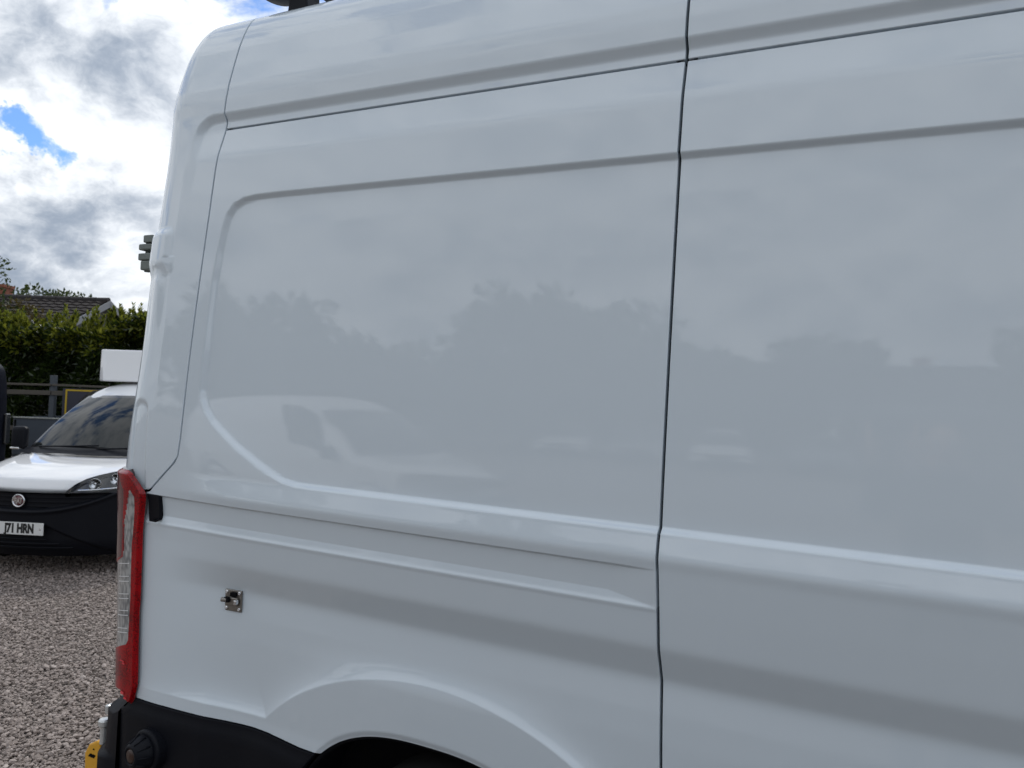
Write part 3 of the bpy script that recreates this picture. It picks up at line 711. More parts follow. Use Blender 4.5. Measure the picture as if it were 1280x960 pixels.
def car_wheels(parent, xs, y, r, wdt=.2):
    for x in xs:
        for sd in (-1, 1):
            wheel('wheel', parent, (-x, sd*(y-wdt/2), r), r, wdt, M_rim, sd)
            bm = bmesh.new()
            n = 24; o_ = [bm.verts.new((-x+(r+.05)*math.cos(a), sd*(y+.004), r+(r+.05)*math.sin(a))) for a in np.linspace(-.35, math.pi+.35, n)]
            i_ = [bm.verts.new((-x+(r-.03)*math.cos(a), sd*(y-.06), r+(r-.03)*math.sin(a))) for a in np.linspace(-.35, math.pi+.35, n)]
            for k in range(n-1): bm.faces.new((o_[k], o_[k+1], i_[k+1], i_[k]))
            bm_obj('wheel_arch', bm, M_dark, parent)
def windscreen(parent, x0, z0, w0, x1, z1, w1, bulge=.10, mt=None, n=18):
    P = []
    for u in np.linspace(-1, 1, n):
        row = []
        for v in np.linspace(0, 1, 14):
            wv = w0+(w1-w0)*v
            row.append((-(x0+(x1-x0)*v)+bulge*(1-u*u)-.02*u*u, u*wv, z0+(z1-z0)*v+.035*math.sin(math.pi*v)+.02*(1-u*u)))
        P.append(row)
    return sheet('windscreen', np.array(P), mt or M_glass, parent, (1, 0, 1), roll=False)
def sweep_x(y, a=.42, p=2.4):
    return a*(abs(y)/.9)**p
def face_sheet(name, ys, zs, xf, mt, parent, roll=False, zmap=None):
    """front-facing sheet: x = xf(y, z)"""
    Y, Z_ = np.meshgrid(ys, zs, indexing='ij')
    if zmap is not None: Z_ = zmap(Y, Z_)
    return sheet(name, np.stack([xf(Y, Z_), Y, Z_], -1), mt, parent, (1, 0, 0), roll=roll, rad=.004, depth=.02)

# --- the small white van nose-on behind the tail of the big one
F0 = Vector((-7.05, 2.59, 0)); YAW = math.atan2(-.928, .372)
dv = thing('small_van', 'small white van parked nose-on with black bumper, round red badge and plate reading J71 HRN', 'van', F0, YAW)
car_body(VAN_ST, M_carwhite, dv)
sw = lambda Y: .42*(np.abs(Y)/.9)**2.4
def zl(Y): return .612+.155*(np.abs(Y)/.74)**2.6          # lower edge of the grille, rising to the lamps
def bump_x(Y, Z_):
    x = -sw(Y)+.0
    x = x+.030-.10*np.clip((.36-Z_)/.18, 0, 1)**2
    lipk = np.exp(-((Z_-zl(Y)+.012)/.016)**2)
    x = x+.018*lipk
    x = x-.035*sm01((Z_-zl(Y)-.005)/.02)*sm01((.775-Z_)/.01)        # grille field set back
    # lower middle set back between two slanting cheeks
    c = np.abs(Y)-(.24+.50*np.clip((.50-Z_)/.26, 0, 1))
    x = x-.035*sm01(-c/.035)*sm01((.50-Z_)/.03)
    return x
face_sheet('front_bumper', np.linspace(-.905, .905, 130), np.linspace(.19, .778, 110), bump_x, M_black, dv)
for k in range(3):
    zc = .650+.040*k; ym = .74*((zc-.03-.612)/.155)**(1/2.6)+.02
    face_sheet('grille_slat', np.linspace(-ym, ym, 40), np.array([zc-.012, zc-.004, zc+.008]), lambda Y, Z_: -sw(Y)+.004-.018*((Z_-zc)/.012)**2, M_black, dv)
for k in range(3):
    zc = .275+.040*k; ym = .46-.10*k
    face_sheet('intake_slat', np.linspace(-ym, ym, 30), np.array([zc-.010, zc, zc+.010]), lambda Y, Z_: bump_x(Y, Z_)+.022-.012*((Z_-zc)/.010)**2, M_black, dv)
# number plate
px = .034
bm = bmesh.new(); add_box(bm, (px+.004, 0, .455), (.010, .52, .111)); npl = bm_obj('number_plate', bm, M_platew, dv, bevel=.003)
TR = Matrix.Rotation(math.pi/2, 4, 'Z') @ Matrix.Rotation(math.pi/2, 4, 'X')
t_ = text_mesh('plate_text', 'J71 HRN', .108, M_ink, npl, Matrix.Identity(4), .0006, .0065)
xs_ = [v.co.x for v in t_.data.vertices]; k_ = .285/(max(xs_)-min(xs_))
t_.matrix_local = Matrix.Translation((px+.0097, .172-k_*max(xs_), .4535)) @ TR @ Matrix.Diagonal((k_, 1.0, 1, 1))
bm = bmesh.new(); lathe(bm, [(.008, 0), (.008, .003), (.0001, .004)], (px+.009, .232, .455), (1, 0, 0), 12); bm_obj('plate_screw', bm, M_chrome, npl)
# badge
bx = .030
bm = bmesh.new(); lathe(bm, [(.060, -.01), (.062, .008), (.056, .014), (.049, .012), (.047, .006)], (bx-.012, 0, .700), (1, 0, 0), 36); bg_ = bm_obj('badge', bm, M_chrome, dv, smooth=True)
bm = bmesh.new(); lathe(bm, [(.049, 0), (.049, .004), (.0001, .006)], (bx-.008, 0, .700), (1, 0, 0), 32); bm_obj('badge_disc', bm, M_badge, bg_, smooth=True)
text_mesh('badge_text', 'FIAT', .064, M_chrome, bg_, Matrix.Translation((bx+.0005, 0, .699)) @ TR @ Matrix.Diagonal((.62, 1.05, 1, 1)), .001, .003)
# head lamps
M_bowl = mat('lamp_bowl', (.78, .79, .80), .12, metal=1.)
TOPC = [(.40, .790), (.44, .850), (.50, .898), (.57, .928), (.66, .955), (.78, .980), (.905, 1.0)]
BOTC = [(.40, .779), (.60, .786), (.72, .797), (.80, .822), (.86, .868), (.905, .91)]
def lamp_x(Y, Z_, off): return -sw(Y)-.10-.95*(Z_-.80)+off
for sd in (-1, 1):
    ys = np.linspace(.405, .90, 48); v = np.linspace(0, 1, 16)
    Yg, Vg = np.meshgrid(ys, v, indexing='ij')
    Zg = lerp_tab(BOTC, Yg)*(1-Vg)+lerp_tab(TOPC, Yg)*Vg
    mk = lambda off: np.stack([lamp_x(Yg, Zg, off), sd*Yg, Zg], -1)
    hl = sheet('headlight', mk(.055), M_gloss, dv, (1, 0, 0), roll=False)
    sheet('headlight_lens', mk(.118), M_lampglass, hl, (1, 0, 0), rad=.004, depth=.05)
    for (yc, zc, r) in ((.570, .852, .054), (.700, .888, .056)):
        bm = bmesh.new(); xo = float(lamp_x(np.array(yc), np.array(zc), .072))
        lathe(bm, [(r, .030), (r*.96, .034), (r*.85, .016), (r*.55, .004), (.0001, .0)], (xo, sd*yc, zc), (1, sd*.25, 0), 24); bowl = bm_obj('reflector_bowl', bm, M_bowl, hl, smooth=True)
        bm = bmesh.new(); lathe(bm, [(r*.34, .004), (r*.36, .02), (r*.2, .032), (.0001, .034)], (xo, sd*yc, zc), (1, sd*.25, 0), 16); bm_obj('bulb', bm, M_chrome, bowl, smooth=True)
    # bright strip along the lamp's lower edge and its tail
    pts = [(y, float(lerp_tab(BOTC, y))+.016) for y in np.linspace(.47, .76, 18)]+[(.80, .852), (.82, .885), (.825, .92)]
    bm = bmesh.new()
    for (a0, b0), (a1, b1) in zip(pts, pts[1:]):
        add_cyl(bm, (float(lamp_x(np.array(a0), np.array(b0), .082)), sd*a0, b0), (float(lamp_x(np.array(a1), np.array(b1), .082)), sd*a1, b1), .0065, seg=8)
    bm_obj('light_strip', bm, M_bowl, hl)
    # bonnet edge trim above the lamp
# windscreen with black surround, wipers
M_frit = mat('black_frit', (.012, .012, .013), .25, coat=.6)
windscreen(dv, 1.10, 1.055, .80, 1.90, 1.655, .665, .115, M_frit)
gz_ = windscreen(dv, 1.155, 1.105, .755, 1.845, 1.625, .64, .118); gz_.location = (.007, 0, .004); gz_.name = 'glass_pane'
sheet('scuttle', np.array([[(-(1.00+.12*v)+.13*(1-u*u), u*.80, 1.042+.055*v+.02*(1-u*u)) for v in np.linspace(0, 1, 5)] for u in np.linspace(-1, 1, 24)]), M_black, dv, (0, 0, 1), roll=False)
for y0, y1 in ((-.62, .08), (.06, .70)):
    bm = bmesh.new()
    for i in range(10):
        f = lambda k: (-(1.115-.03*math.sin(3.14*k))+.125*(1-((y0+(y1-y0)*k)/.8)**2), y0+(y1-y0)*k, 1.115+.035*k)
        add_cyl(bm, f(i/10), f((i+1)/10), .009, seg=8)
    bm_obj('wiper', bm, M_black, dv)
for sd in (-1, 1):
    body_patch('side_window', VAN_ST, 1.45, 2.05, 4.25, 5.85, sd, M_glass, dv, .008, slant=.22)
    bm = bmesh.new(); r = add_box(bm, (-1.22, sd*.955, 1.19), (.10, .17, .24))
    mo = bm_obj('door_mirror', bm, M_black, dv, smooth=True, bevel=.045, seg=4)
    bm = bmesh.new(); add_cyl(bm, (-1.24, sd*.86, 1.05), (-1.22, sd*.94, 1.10), .028, .022, 10); bm_obj('mirror_arm', bm, M_black, mo)
    bm = bmesh.new(); add_box(bm, (-1.165, sd*.96, 1.078), (.05, .10, .022)); bm_obj('indicator', bm, M_bowl, mo, bevel=.008)
car_wheels(dv, (.90, 3.65), .915, .315)
# insulated box on its roof
bm = bmesh.new()
pf = [(-2.02, -.57), (-2.10, -.665), (-3.9, -.665), (-3.9, .665), (-2.10, .665), (-2.02, .57)]
a = [bm.verts.new((x, y, 1.835)) for x, y in pf]; b = [bm.verts.new((x-.10*(x > -2.05), y*.995, 2.215)) for x, y in pf]
bm.faces.new(a); bm.faces.new(b[::-1])
for i in range(len(pf)): bm.faces.new((a[i], b[i], b[(i+1) % len(pf)], a[(i+1) % len(pf)]))
bm_obj('roof_box', bm, M_carwhite, dv, bevel=.016, seg=3)

# --- dark van whose rear corner just enters the frame on the left
NAVY_ST = VAN_ST[:9]+[(x, w_, p[:5]+[(.875, 1.48), (.835, 1.76), (.5, 1.83), (0, 1.845)]) for x, w_, p in VAN_ST[9:12]]+[(4.37, 0, [(.74, .30), (.89, .34), (.90, .5), (.90, .8), (.89, 1.1), (.865, 1.47), (.82, 1.75), (.5, 1.81), (0, 1.825)])]
nv = thing('navy_van', 'dark navy van cut off by the left edge of the frame', 'van', ground_point(-7.00-4.36, 9.9), R(180)+math.atan2(.4436, .8956))
car_body(NAVY_ST, M_navy, nv, hgt=1.17, wid=1.0)
for sd in (-1, 1): body_patch('side_window', VAN_ST, 1.45, 2.05, 4.25, 5.85, sd, M_glass, nv, .01, slant=.22, hgt=1.17)
windscreen(nv, 1.12, 1.28, .78, 1.87, 1.95, .66)
for sd in (-1, 1):
    bm = bmesh.new(); add_box(bm, (-4.36, sd*.78, 1.15), (.05, .10, .42)); bm_obj('tail_light', bm, M_gloss, nv, bevel=.015)
bm = bmesh.new(); add_box(bm, (-4.40, 0, .48), (.14, 1.66, .22)); bm_obj('rear_bumper', bm, M_black, nv, bevel=.04, seg=3)
car_wheels(nv, (.90, 3.55), .915, .33)

# --- low grey trailer in front of the fence
tb = ground_point(-7.45, 12.1)
tr_ = thing('trailer', 'low grey dropside trailer standing before the hedge, behind the small van', 'trailer', tb, math.atan2(.4436, .8956))
bm = bmesh.new(); add_box(bm, (.75, .75, .62), (2.3, 1.4, .10)); bm_obj('bed', bm, M_grey, tr_, bevel=.01)
for c, s_ in (((.75, .055, .97), (2.3, .04, .60)), ((.75, 1.45, .97), (2.3, .04, .60)), ((-.385, .75, .97), (.04, 1.34, .60)), ((1.885, .75, .97), (.04, 1.34, .60))):
    bm = bmesh.new(); add_box(bm, c, s_); sdp = bm_obj('side_board', bm, M_grey, tr_, bevel=.012)
    if s_[0] > 1 and c[1] < .5:
        bm = bmesh.new(); add_box(bm, (.75, .030, 1.262), (2.3, .02, .022)); bm_obj('top_rail', bm, M_zinc, sdp, bevel=.004)
        bm = bmesh.new(); add_box(bm, (-.365, .028, 1.13), (.022, .02, .19)); bm_obj('latch', bm, M_dark, sdp, bevel=.004)
        bm = bmesh.new(); add_cyl(bm, (-.30, .036, .90), (-.30, .02, .90), .045, seg=16); bm_obj('latch', bm, M_dark, sdp)
for y in (.10, 1.40):
    wheel('wheel', tr_, (.75, y, .30), .30, .18, M_rim, -1 if y < .7 else 1)
bm = bmesh.new(); add_cyl(bm, (-.4, .75, .55), (-1.4, .75, .45), .04, seg=10); bm_obj('drawbar', bm, M_grey, tr_)
bm = bmesh.new(); add_cyl(bm, (-1.30, .75, .50), (-1.30, .75, .0), .03, seg=10); bm_obj('jockey_leg', bm, M_zinc, tr_)

# --- across the yard, behind the photographer: seen only as reflections in the white paint
def mirror_point(lateral, depth):
    p = ground_point(lateral, depth); return Vector((p.x, -p.y, 0))
def yard_car(name, label, cat, stn, loc, rz, paint, group=None, hgt=1.):
    t = thing(name, label, cat, loc, rz, group)
    car_body(stn, paint, t, hgt=hgt)
    v = stn is VAN_ST
    windscreen(t, 1.12 if v else 1.18, (1.11 if v else 1.10)*hgt, .79, 1.88 if v else 1.86, (1.68 if v else 1.55)*hgt, .66, .10)
    for sd in (-1, 1):
        body_patch('side_window', stn, 1.5, 2.15 if v else 3.3, 4.25, 5.85, sd, M_glass, t, .012, slant=.2, hgt=hgt)
        bm = bmesh.new(); add_box(bm, (-.24, sd*.70, .80*hgt), (.16, .30, .12), Euler((0, 0, sd*-.5))); bm_obj('headlight', bm, M_bowl, t, bevel=.03)
        bm = bmesh.new(); add_box(bm, (-1.35, sd*1.0, 1.10*hgt), (.12, .16, .16)); bm_obj('door_mirror', bm, M_black, t, bevel=.03)
    bm = bmesh.new(); add_box(bm, (-.06, 0, .62), (.12, .95, .16)); bm_obj('grille', bm, M_gloss, t, bevel=.03)
    bm = bmesh.new(); add_box(bm, (-.08, 0, .32), (.16, 1.3, .16)); bm_obj('front_bumper', bm, M_black, t, bevel=.04)
    car_wheels(t, (.90, 3.65 if v else 3.5), .92, .33)
    return t
# ------------------------------------------------------------------ ground
M_gravel = bpy.data.materials.new('gravel_ground'); M_gravel.use_nodes = True
def _gr():
    t = M_gravel.node_tree; b = t.nodes['Principled BSDF']
    co = nn(t, 'ShaderNodeTexCoord').outputs['Object']
    v = nn(t, 'ShaderNodeTexVoronoi'); v.inputs['Scale'].default_value = 56; t.links.new(co, v.inputs['Vector'])
    s = nn(t, 'ShaderNodeSeparateColor'); t.links.new(v.outputs['Color'], s.inputs[0])
    c = nn(t, 'ShaderNodeValToRGB'); t.links.new(s.outputs[0], c.inputs[0])
    e = c.color_ramp.elements; e[0].color = (.078, .065, .057, 1); e[1].color = (.37, .33, .30, 1); m = e.new(.55); m.color = (.178, .152, .136, 1)  # darkened colours: shade as between the loose stones is put into them
    big = noise(co, .9, 5, .6, t)
    t.links.new(mixc(big.outputs['Fac'], (.75, .75, .75), (1.2, 1.18, 1.15), t), nn(t, 'ShaderNodeMix', data_type='RGBA', blend_type='MULTIPLY').inputs[7])
    mul = [n for n in t.nodes if n.type == 'MIX' and n.blend_type == 'MULTIPLY'][0]; mul.inputs[0].default_value = 1.
    t.links.new(c.outputs[0], mul.inputs[6]); t.links.new(mul.outputs[2], b.inputs['Base Color'])
    k = nn(t, 'ShaderNodeBump'); k.inputs['Strength'].default_value = 1.; k.inputs['Distance'].default_value = .014; k.invert = True
    t.links.new(v.outputs['Distance'], k.inputs['Height']); t.links.new(k.outputs[0], b.inputs['Normal'])
    b.inputs['Roughness'].default_value = .85
_gr()
n = 60; g = np.concatenate([-np.geomspace(400, 14, 18), np.linspace(-12, 12, 24), np.geomspace(14, 400, 18)])
gx, gy = np.meshgrid(g, g, indexing='ij'); gzv = np.where(np.hypot(gx, gy) > 60, -.0, 0)
gr = mesh_np('ground', np.stack([gx, gy, gzv-.004], -1).reshape(-1, 3), grid_faces(n, n), M_gravel); tag(gr, kind='structure')
# loose stones on the stretch of yard the camera looks down on
M_stone = bpy.data.materials.new('gravel_stone'); M_stone.use_nodes = True
def _st():
    t = M_stone.node_tree; b = t.nodes['Principled BSDF']
    a = nn(t, 'ShaderNodeAttribute', attribute_name='tint')
    c = nn(t, 'ShaderNodeValToRGB'); t.links.new(a.outputs['Fac'], c.inputs[0])
    e = c.color_ramp.elements; e[0].color = (.15, .122, .106, 1); e[1].color = (.54, .475, .43, 1)
    for p, col in ((.3, (.245, .202, .177)), (.62, (.345, .288, .256)), (.85, (.42, .358, .322))):
        q = e.new(p); q.color = (*col, 1)
    co = nn(t, 'ShaderNodeTexCoord').outputs['Object']
    nz = noise(co, 110, 4, .6, t)
    t.links.new(mixc(smath('MULTIPLY', nz.outputs['Fac'], .45, tree=t), c.outputs[0], (.18, .152, .14), t), b.inputs['Base Color'])
    b.inputs['Roughness'].default_value = .8
_st()
def tinted(o, per_face):
    at = o.data.attributes.new('tint', 'FLOAT', 'FACE'); at.data.foreach_set('value', np.ascontiguousarray(per_face, dtype=np.float32))
def gravel():
    bm = bmesh.new(); bmesh.ops.create_icosphere(bm, subdivisions=1, radius=1.); bm.verts.ensure_lookup_table()
    V = np.array([v.co[:] for v in bm.verts]); Fc = np.array([[v.index for v in f.verts] for f in bm.faces]); bm.free()
    N = 68000
    # denser near, thinning with distance; laid out on the plan left of the van's tail
    dep = 3.0+6.2*rng.random(N)**1.3+rng.normal(0, .25, N); lat = (-.70*dep)+(rng.beta(1.15, 1.15, N)*1.16-.08)*(.34*dep+.5)-.2+rng.normal(0, .16, N)
    x = .8956*lat-.4446*dep; y = .4436*lat+.8953*dep-CAM_D
    r = np.exp(rng.normal(math.log(.0075), .34, N)); r = np.clip(r, .0045, .022)
    sq = np.stack([rng.uniform(.8, 1.35, N), rng.uniform(.7, 1.15, N), rng.uniform(.45, .8, N)], 1)*r[:, None]
    P = V[None]*(1+rng.uniform(-.28, .22, (N, len(V), 1)))*sq[:, None]
    a = rng.uniform(0, 6.283, N); b = rng.normal(0, .45, N)
    ca, sa, cb_, sb = np.cos(a), np.sin(a), np.cos(b), np.sin(b)
    X = P[..., 0]*cb_[:, None]+P[..., 2]*sb[:, None]; Z = -P[..., 0]*sb[:, None]+P[..., 2]*cb_[:, None]; Yv = P[..., 1]
    Q = np.stack([X*ca[:, None]-Yv*sa[:, None]+x[:, None], X*sa[:, None]+Yv*ca[:, None]+y[:, None], Z+(r*rng.uniform(.1, .95, N))[:, None]], -1)
    f = (Fc[None]+(np.arange(N)*len(V))[:, None, None]).reshape(-1, 3)
    o = mesh_np('gravel', Q.reshape(-1, 3), f, M_stone, None, False)
    tinted(o, np.repeat(np.clip(rng.beta(1.9, 2.1, N), 0, 1), len(Fc)))
    tag(o, 'loose grey-brown gravel covering the yard', 'gravel', kind='stuff')
gravel()

# ------------------------------------------------------------------ foliage
def leaf_mat(name, c0, c1, trans=.35, rough=.4, spec=.5):
    m = bpy.data.materials.new(name); m.use_nodes = True; t = m.node_tree; b = t.nodes['Principled BSDF']
    a = nn(t, 'ShaderNodeAttribute', attribute_name='tint')
    c = mixc(a.outputs['Fac'], c0, c1, t); t.links.new(c, b.inputs['Base Color']); b.inputs['Roughness'].default_value = rough; b.inputs['Specular IOR Level'].default_value = spec
    tl_ = nn(t, 'ShaderNodeBsdfTranslucent'); t.links.new(c, tl_.inputs[0])
    mx = nn(t, 'ShaderNodeMixShader'); mx.inputs[0].default_value = trans
    o = t.nodes['Material Output']; t.links.new(b.outputs[0], mx.inputs[1]); t.links.new(tl_.outputs[0], mx.inputs[2]); t.links.new(mx.outputs[0], o.inputs[0])
    return m
M_laurel = leaf_mat('laurel_leaf', (.010, .022, .004), (.042, .066, .010), .22, .32, .6)
M_shoot = leaf_mat('laurel_shoot', (.12, .15, .015), (.27, .28, .035), .5, .35)  # yellow-green new growth; colour also raised to stand in for sunlit tops
M_tree = leaf_mat('tree_leaf', (.022, .042, .010), (.065, .090, .018), .3, .5)
M_brown = leaf_mat('brown_leaf', (.060, .048, .015), (.11, .085, .022), .3, .5)
M_bark = mat('bark', (.075, .06, .045), .9, var=.4, vscale=20, bump=.5, bscale=40, bdist=.01)
def leaves(name, pos, direc, ln, wd, mt, parent=None, tints=None, midx=None):
    """folded diamond leaves: pos (n,3) bases, direc (n,3) unit axes"""
    n = len(pos)
    rnd = rng.normal(size=(n, 3)); side = np.cross(direc, rnd); side /= np.linalg.norm(side, axis=1, keepdims=True)+1e-9
    nrm = np.cross(side, direc)
    L = ln[:, None]; W = wd[:, None]
    p0 = pos; p1 = pos+direc*L*.48+side*W*.5+nrm*W*.16; p2 = pos+direc*L-nrm*L*.10; p3 = pos+direc*L*.48-side*W*.5+nrm*W*.16
    V = np.stack([p0, p1, p2, p3], 1).reshape(-1, 3)
    i = np.arange(n)*4
    f = np.concatenate([np.stack([i, i+1, i+2], 1), np.stack([i, i+2, i+3], 1)])
    o = mesh_np(name, V, f, mt, parent, False, None if midx is None else np.concatenate([midx, midx]))
    t = rng.random(n) if tints is None else tints
    tinted(o, np.concatenate([t, t])); return o
def unit(a): return a/(np.linalg.norm(a, axis=1, keepdims=True)+1e-9)
AX = np.array([.8956, .4436, 0]); BX = np.array([-.4446, .8953, 0])
def plan(lat, dep): return lat[:, None]*AX+dep[:, None]*BX+np.array([0, -CAM_D, 0])
def hedge():
    t = thing('laurel_hedge', 'tall laurel hedge with yellow-green young shoots along its top', 'hedge', ground_point(-8.5, 15.2), math.atan2(.4436, .8956))
    inv = np.array(t.matrix_basis.inverted()) if False else None
    l0, l1, d0, d1 = -14.0, -2.6, 14.3, 16.0
    def top(l): return 2.90+.12*np.sin(l*1.7)+.09*np.sin(l*4.3+1)+.16*np.clip((l+9.0)/3, -.6, 1)
    N = 104000
    l = rng.uniform(l0, l1, N); l = np.where(rng.random(N) < .30, rng.uniform(-11.0, -6.2, N), l)
    h = rng.random(N)**.85; z = h*top(l)
    # clumps: leaf depth follows a lumpy front surface
    lump = .20*np.sin(l*3.1+z*2.0)+.16*np.sin(l*7.3-z*4.1+2)+.12*np.sin(z*6.3+l*2.2)
    face = rng.random(N)
    dep = np.where(face < .72, d0+.15+lump*.8+np.abs(rng.normal(0, .22, N)), rng.uniform(d0, d1, N))
    z = np.where(face >= .72, top(l)-np.abs(rng.normal(0, .16, N)), z)
    out = np.stack([rng.normal(0, .7, N), rng.normal(-.75, .5, N), rng.normal(.25, .6, N)], 1)
    d = unit(out[:, :1]*AX+out[:, 1:2]*BX+out[:, 2:3]*np.array([0, 0, 1]))
    pos = plan(l, dep); pos[:, 2] = z
    ln = rng.uniform(.09, .16, N)
    midx = ((z > top(l)-.42) & (rng.random(N) < .45)).astype(int)
    allp, alld, alll, allw, allm = [pos], [d], [ln], [ln*.42], [midx]
    sh = np.concatenate([np.array([-9.75, -9.35, -9.02, -8.72, -8.42, -8.15, -7.92, -7.72, -7.50, -7.36]), rng.uniform(l0, l1, 60)])
    hts = np.concatenate([np.array([.34, .36, .46, .40, .34, .50, .56, .52, .44, .36]), rng.uniform(.12, .38, 60)])
    for a, hh in zip(sh, hts):
        for st in range(int(3)):
            m = int(60*hh/.35)+14; q = np.sort(rng.random(m))
            la = a+rng.normal(0, .075)+(q*rng.normal(0, .08)); dd = d0+.5+rng.normal(0, .14)+0*q
            zz = top(np.array(a))-.22+q*(hh+.22)*rng.uniform(.75, 1.05)
            an = rng.uniform(0, 6.28, m); tilt = .35+.5*q
            di = unit(np.cos(an)[:, None]*AX*(1-tilt*.5)[:, None]+np.sin(an)[:, None]*BX*(1-tilt*.5)[:, None]+np.stack([0*q, 0*q, tilt+.25], 1))
            p = plan(la, dd); p[:, 2] = zz
            allp.append(p); alld.append(di); alll.append((.145-.06*q)*rng.uniform(.8, 1.1, m)); allw.append(alll[-1]*.36); allm.append((rng.random(m) < .85).astype(int))
    P = np.concatenate(allp); D_ = np.concatenate(alld); Ln = np.concatenate(alll); Wd = np.concatenate(allw); Mi = np.concatenate(allm)
    M4 = np.array(Matrix.Translation(t.location) @ Matrix.Rotation(t.rotation_euler.z, 4, 'Z')); Ri = M4[:3, :3].T
    P = (P-M4[:3, 3]) @ Ri.T; D_ = D_ @ Ri.T
    leaves('foliage', P, D_, Ln, Wd, [M_laurel, M_shoot], t, None, Mi)
    for k in range(22):
        x = -4.8+k*.48; bm = bmesh.new(); v = Vector((x, rng.uniform(.2, .8), 0))
        add_cyl(bm, v, v+Vector((rng.normal(0, .1), rng.normal(0, .1), 2.3)), .03, .012, 7); bm_obj('stem', bm, M_bark, t)
    # dark twiggy heart of the hedge
    bm = bmesh.new()
    for k in range(420):
        p = Vector((rng.uniform(-5, 5.5), rng.uniform(-.2, .9), rng.uniform(.1, 2.3)))
        add_cyl(bm, p, p+Vector((rng.normal(0, .25), rng.normal(0, .2), rng.uniform(.1, .5))), .012, .005, 4, False)
    tag(bm_obj('twigs', bm, M_bark, t), kind='stuff')
hedge()
def tree(label, loc, h, r, seed, mt, n=6000, leaf=.16, trunk=.16, low=.32, group=None, name='tree', squash=.9):
    global rng
    keep = rng; rng = np.random.default_rng(seed)
    t = thing(name, label, 'tree', loc, 0, group)
    bm = bmesh.new()
    top = Vector((rng.normal(0, .15), rng.normal(0, .15), h*.62))
    add_cyl(bm, (0, 0, 0), top*.55, trunk, trunk*.7, 10); add_cyl(bm, top*.55, top, trunk*.7, trunk*.35, 8)
    tips = []
    for k in range(11):
        a = rng.uniform(0, 6.28); s0 = top*rng.uniform(.5, 1.); rr = r*rng.uniform(.4, .85)
        e = Vector((rr*math.cos(a), rr*math.sin(a), h*rng.uniform(low+.15, .95)))
        mid_ = s0.lerp(e, .5)+Vector((0, 0, .12*h*rng.random())); add_cyl(bm, s0, mid_, trunk*.32, trunk*.2, 6); add_cyl(bm, mid_, e, trunk*.2, trunk*.06, 5)
        tips += [e, mid_]
    bm_obj('trunk', bm, M_bark, t)
    C_ = []; 
    for k in range(34):
        a = rng.uniform(0, 6.28); ph = rng.uniform(-1, 1); q = r*rng.uniform(.45, .95)*math.sqrt(max(.12, 1-ph*ph*.8))
        C_.append((q*math.cos(a), q*math.sin(a), h*(low+(1-low)*(.5+.46*ph)*squash+.04), r*rng.uniform(.16, .34)))
    C_ += [(e.x, e.y, e.z, r*.22) for e in tips]
    C_ = np.array(C_); w_ = C_[:, 3]**2; idx = rng.choice(len(C_), n, p=w_/w_.sum())
    dv_ = unit(rng.normal(size=(n, 3))); rad = C_[idx, 3]*rng.uniform(.55, 1.12, n)
    pos = C_[idx, :3]+dv_*rad[:, None]*np.array([1, 1, .8])
    d = unit(dv_+rng.normal(0, .7, (n, 3))+np.array([0, 0, .1]))
    ln = leaf*rng.uniform(.7, 1.3, n)
    leaves('crown', pos, d, ln, ln*.55, mt, t, np.clip(rng.beta(2, 2, n), 0, 1))
    rng = keep
    return t
BGT = 'trees beyond the hedge'
tree('green tree rising beside the brick chimney behind the bungalow roof', ground_point(-18.9, 30.5), 6.1, 2.1, 3, M_tree, 9000, .17, group=BGT, low=.25)
tree('slender tree at the left edge whose outer twigs alone show against the sky', ground_point(-15.75, 20.5), 6.4, 2.05, 5, M_tree, 4200, .13, group=BGT, low=.3)
tree('brownish bush in front of the bungalow roof, left of the tiles', ground_point(-14.5, 21.6), 4.3, 1.35, 8, M_brown, 5200, .12, .08, group=BGT, low=.3)
tree('far green tree just above the hedge, beside the big van', ground_point(-19.3, 38), 5.7, 1.9, 11, M_tree, 4200, .2, group=BGT)
tree('low round tree between the bungalow ridge and the chimney tree', ground_point(-20.4, 35), 6.1, 1.7, 13, M_tree, 4200, .2, group=BGT)

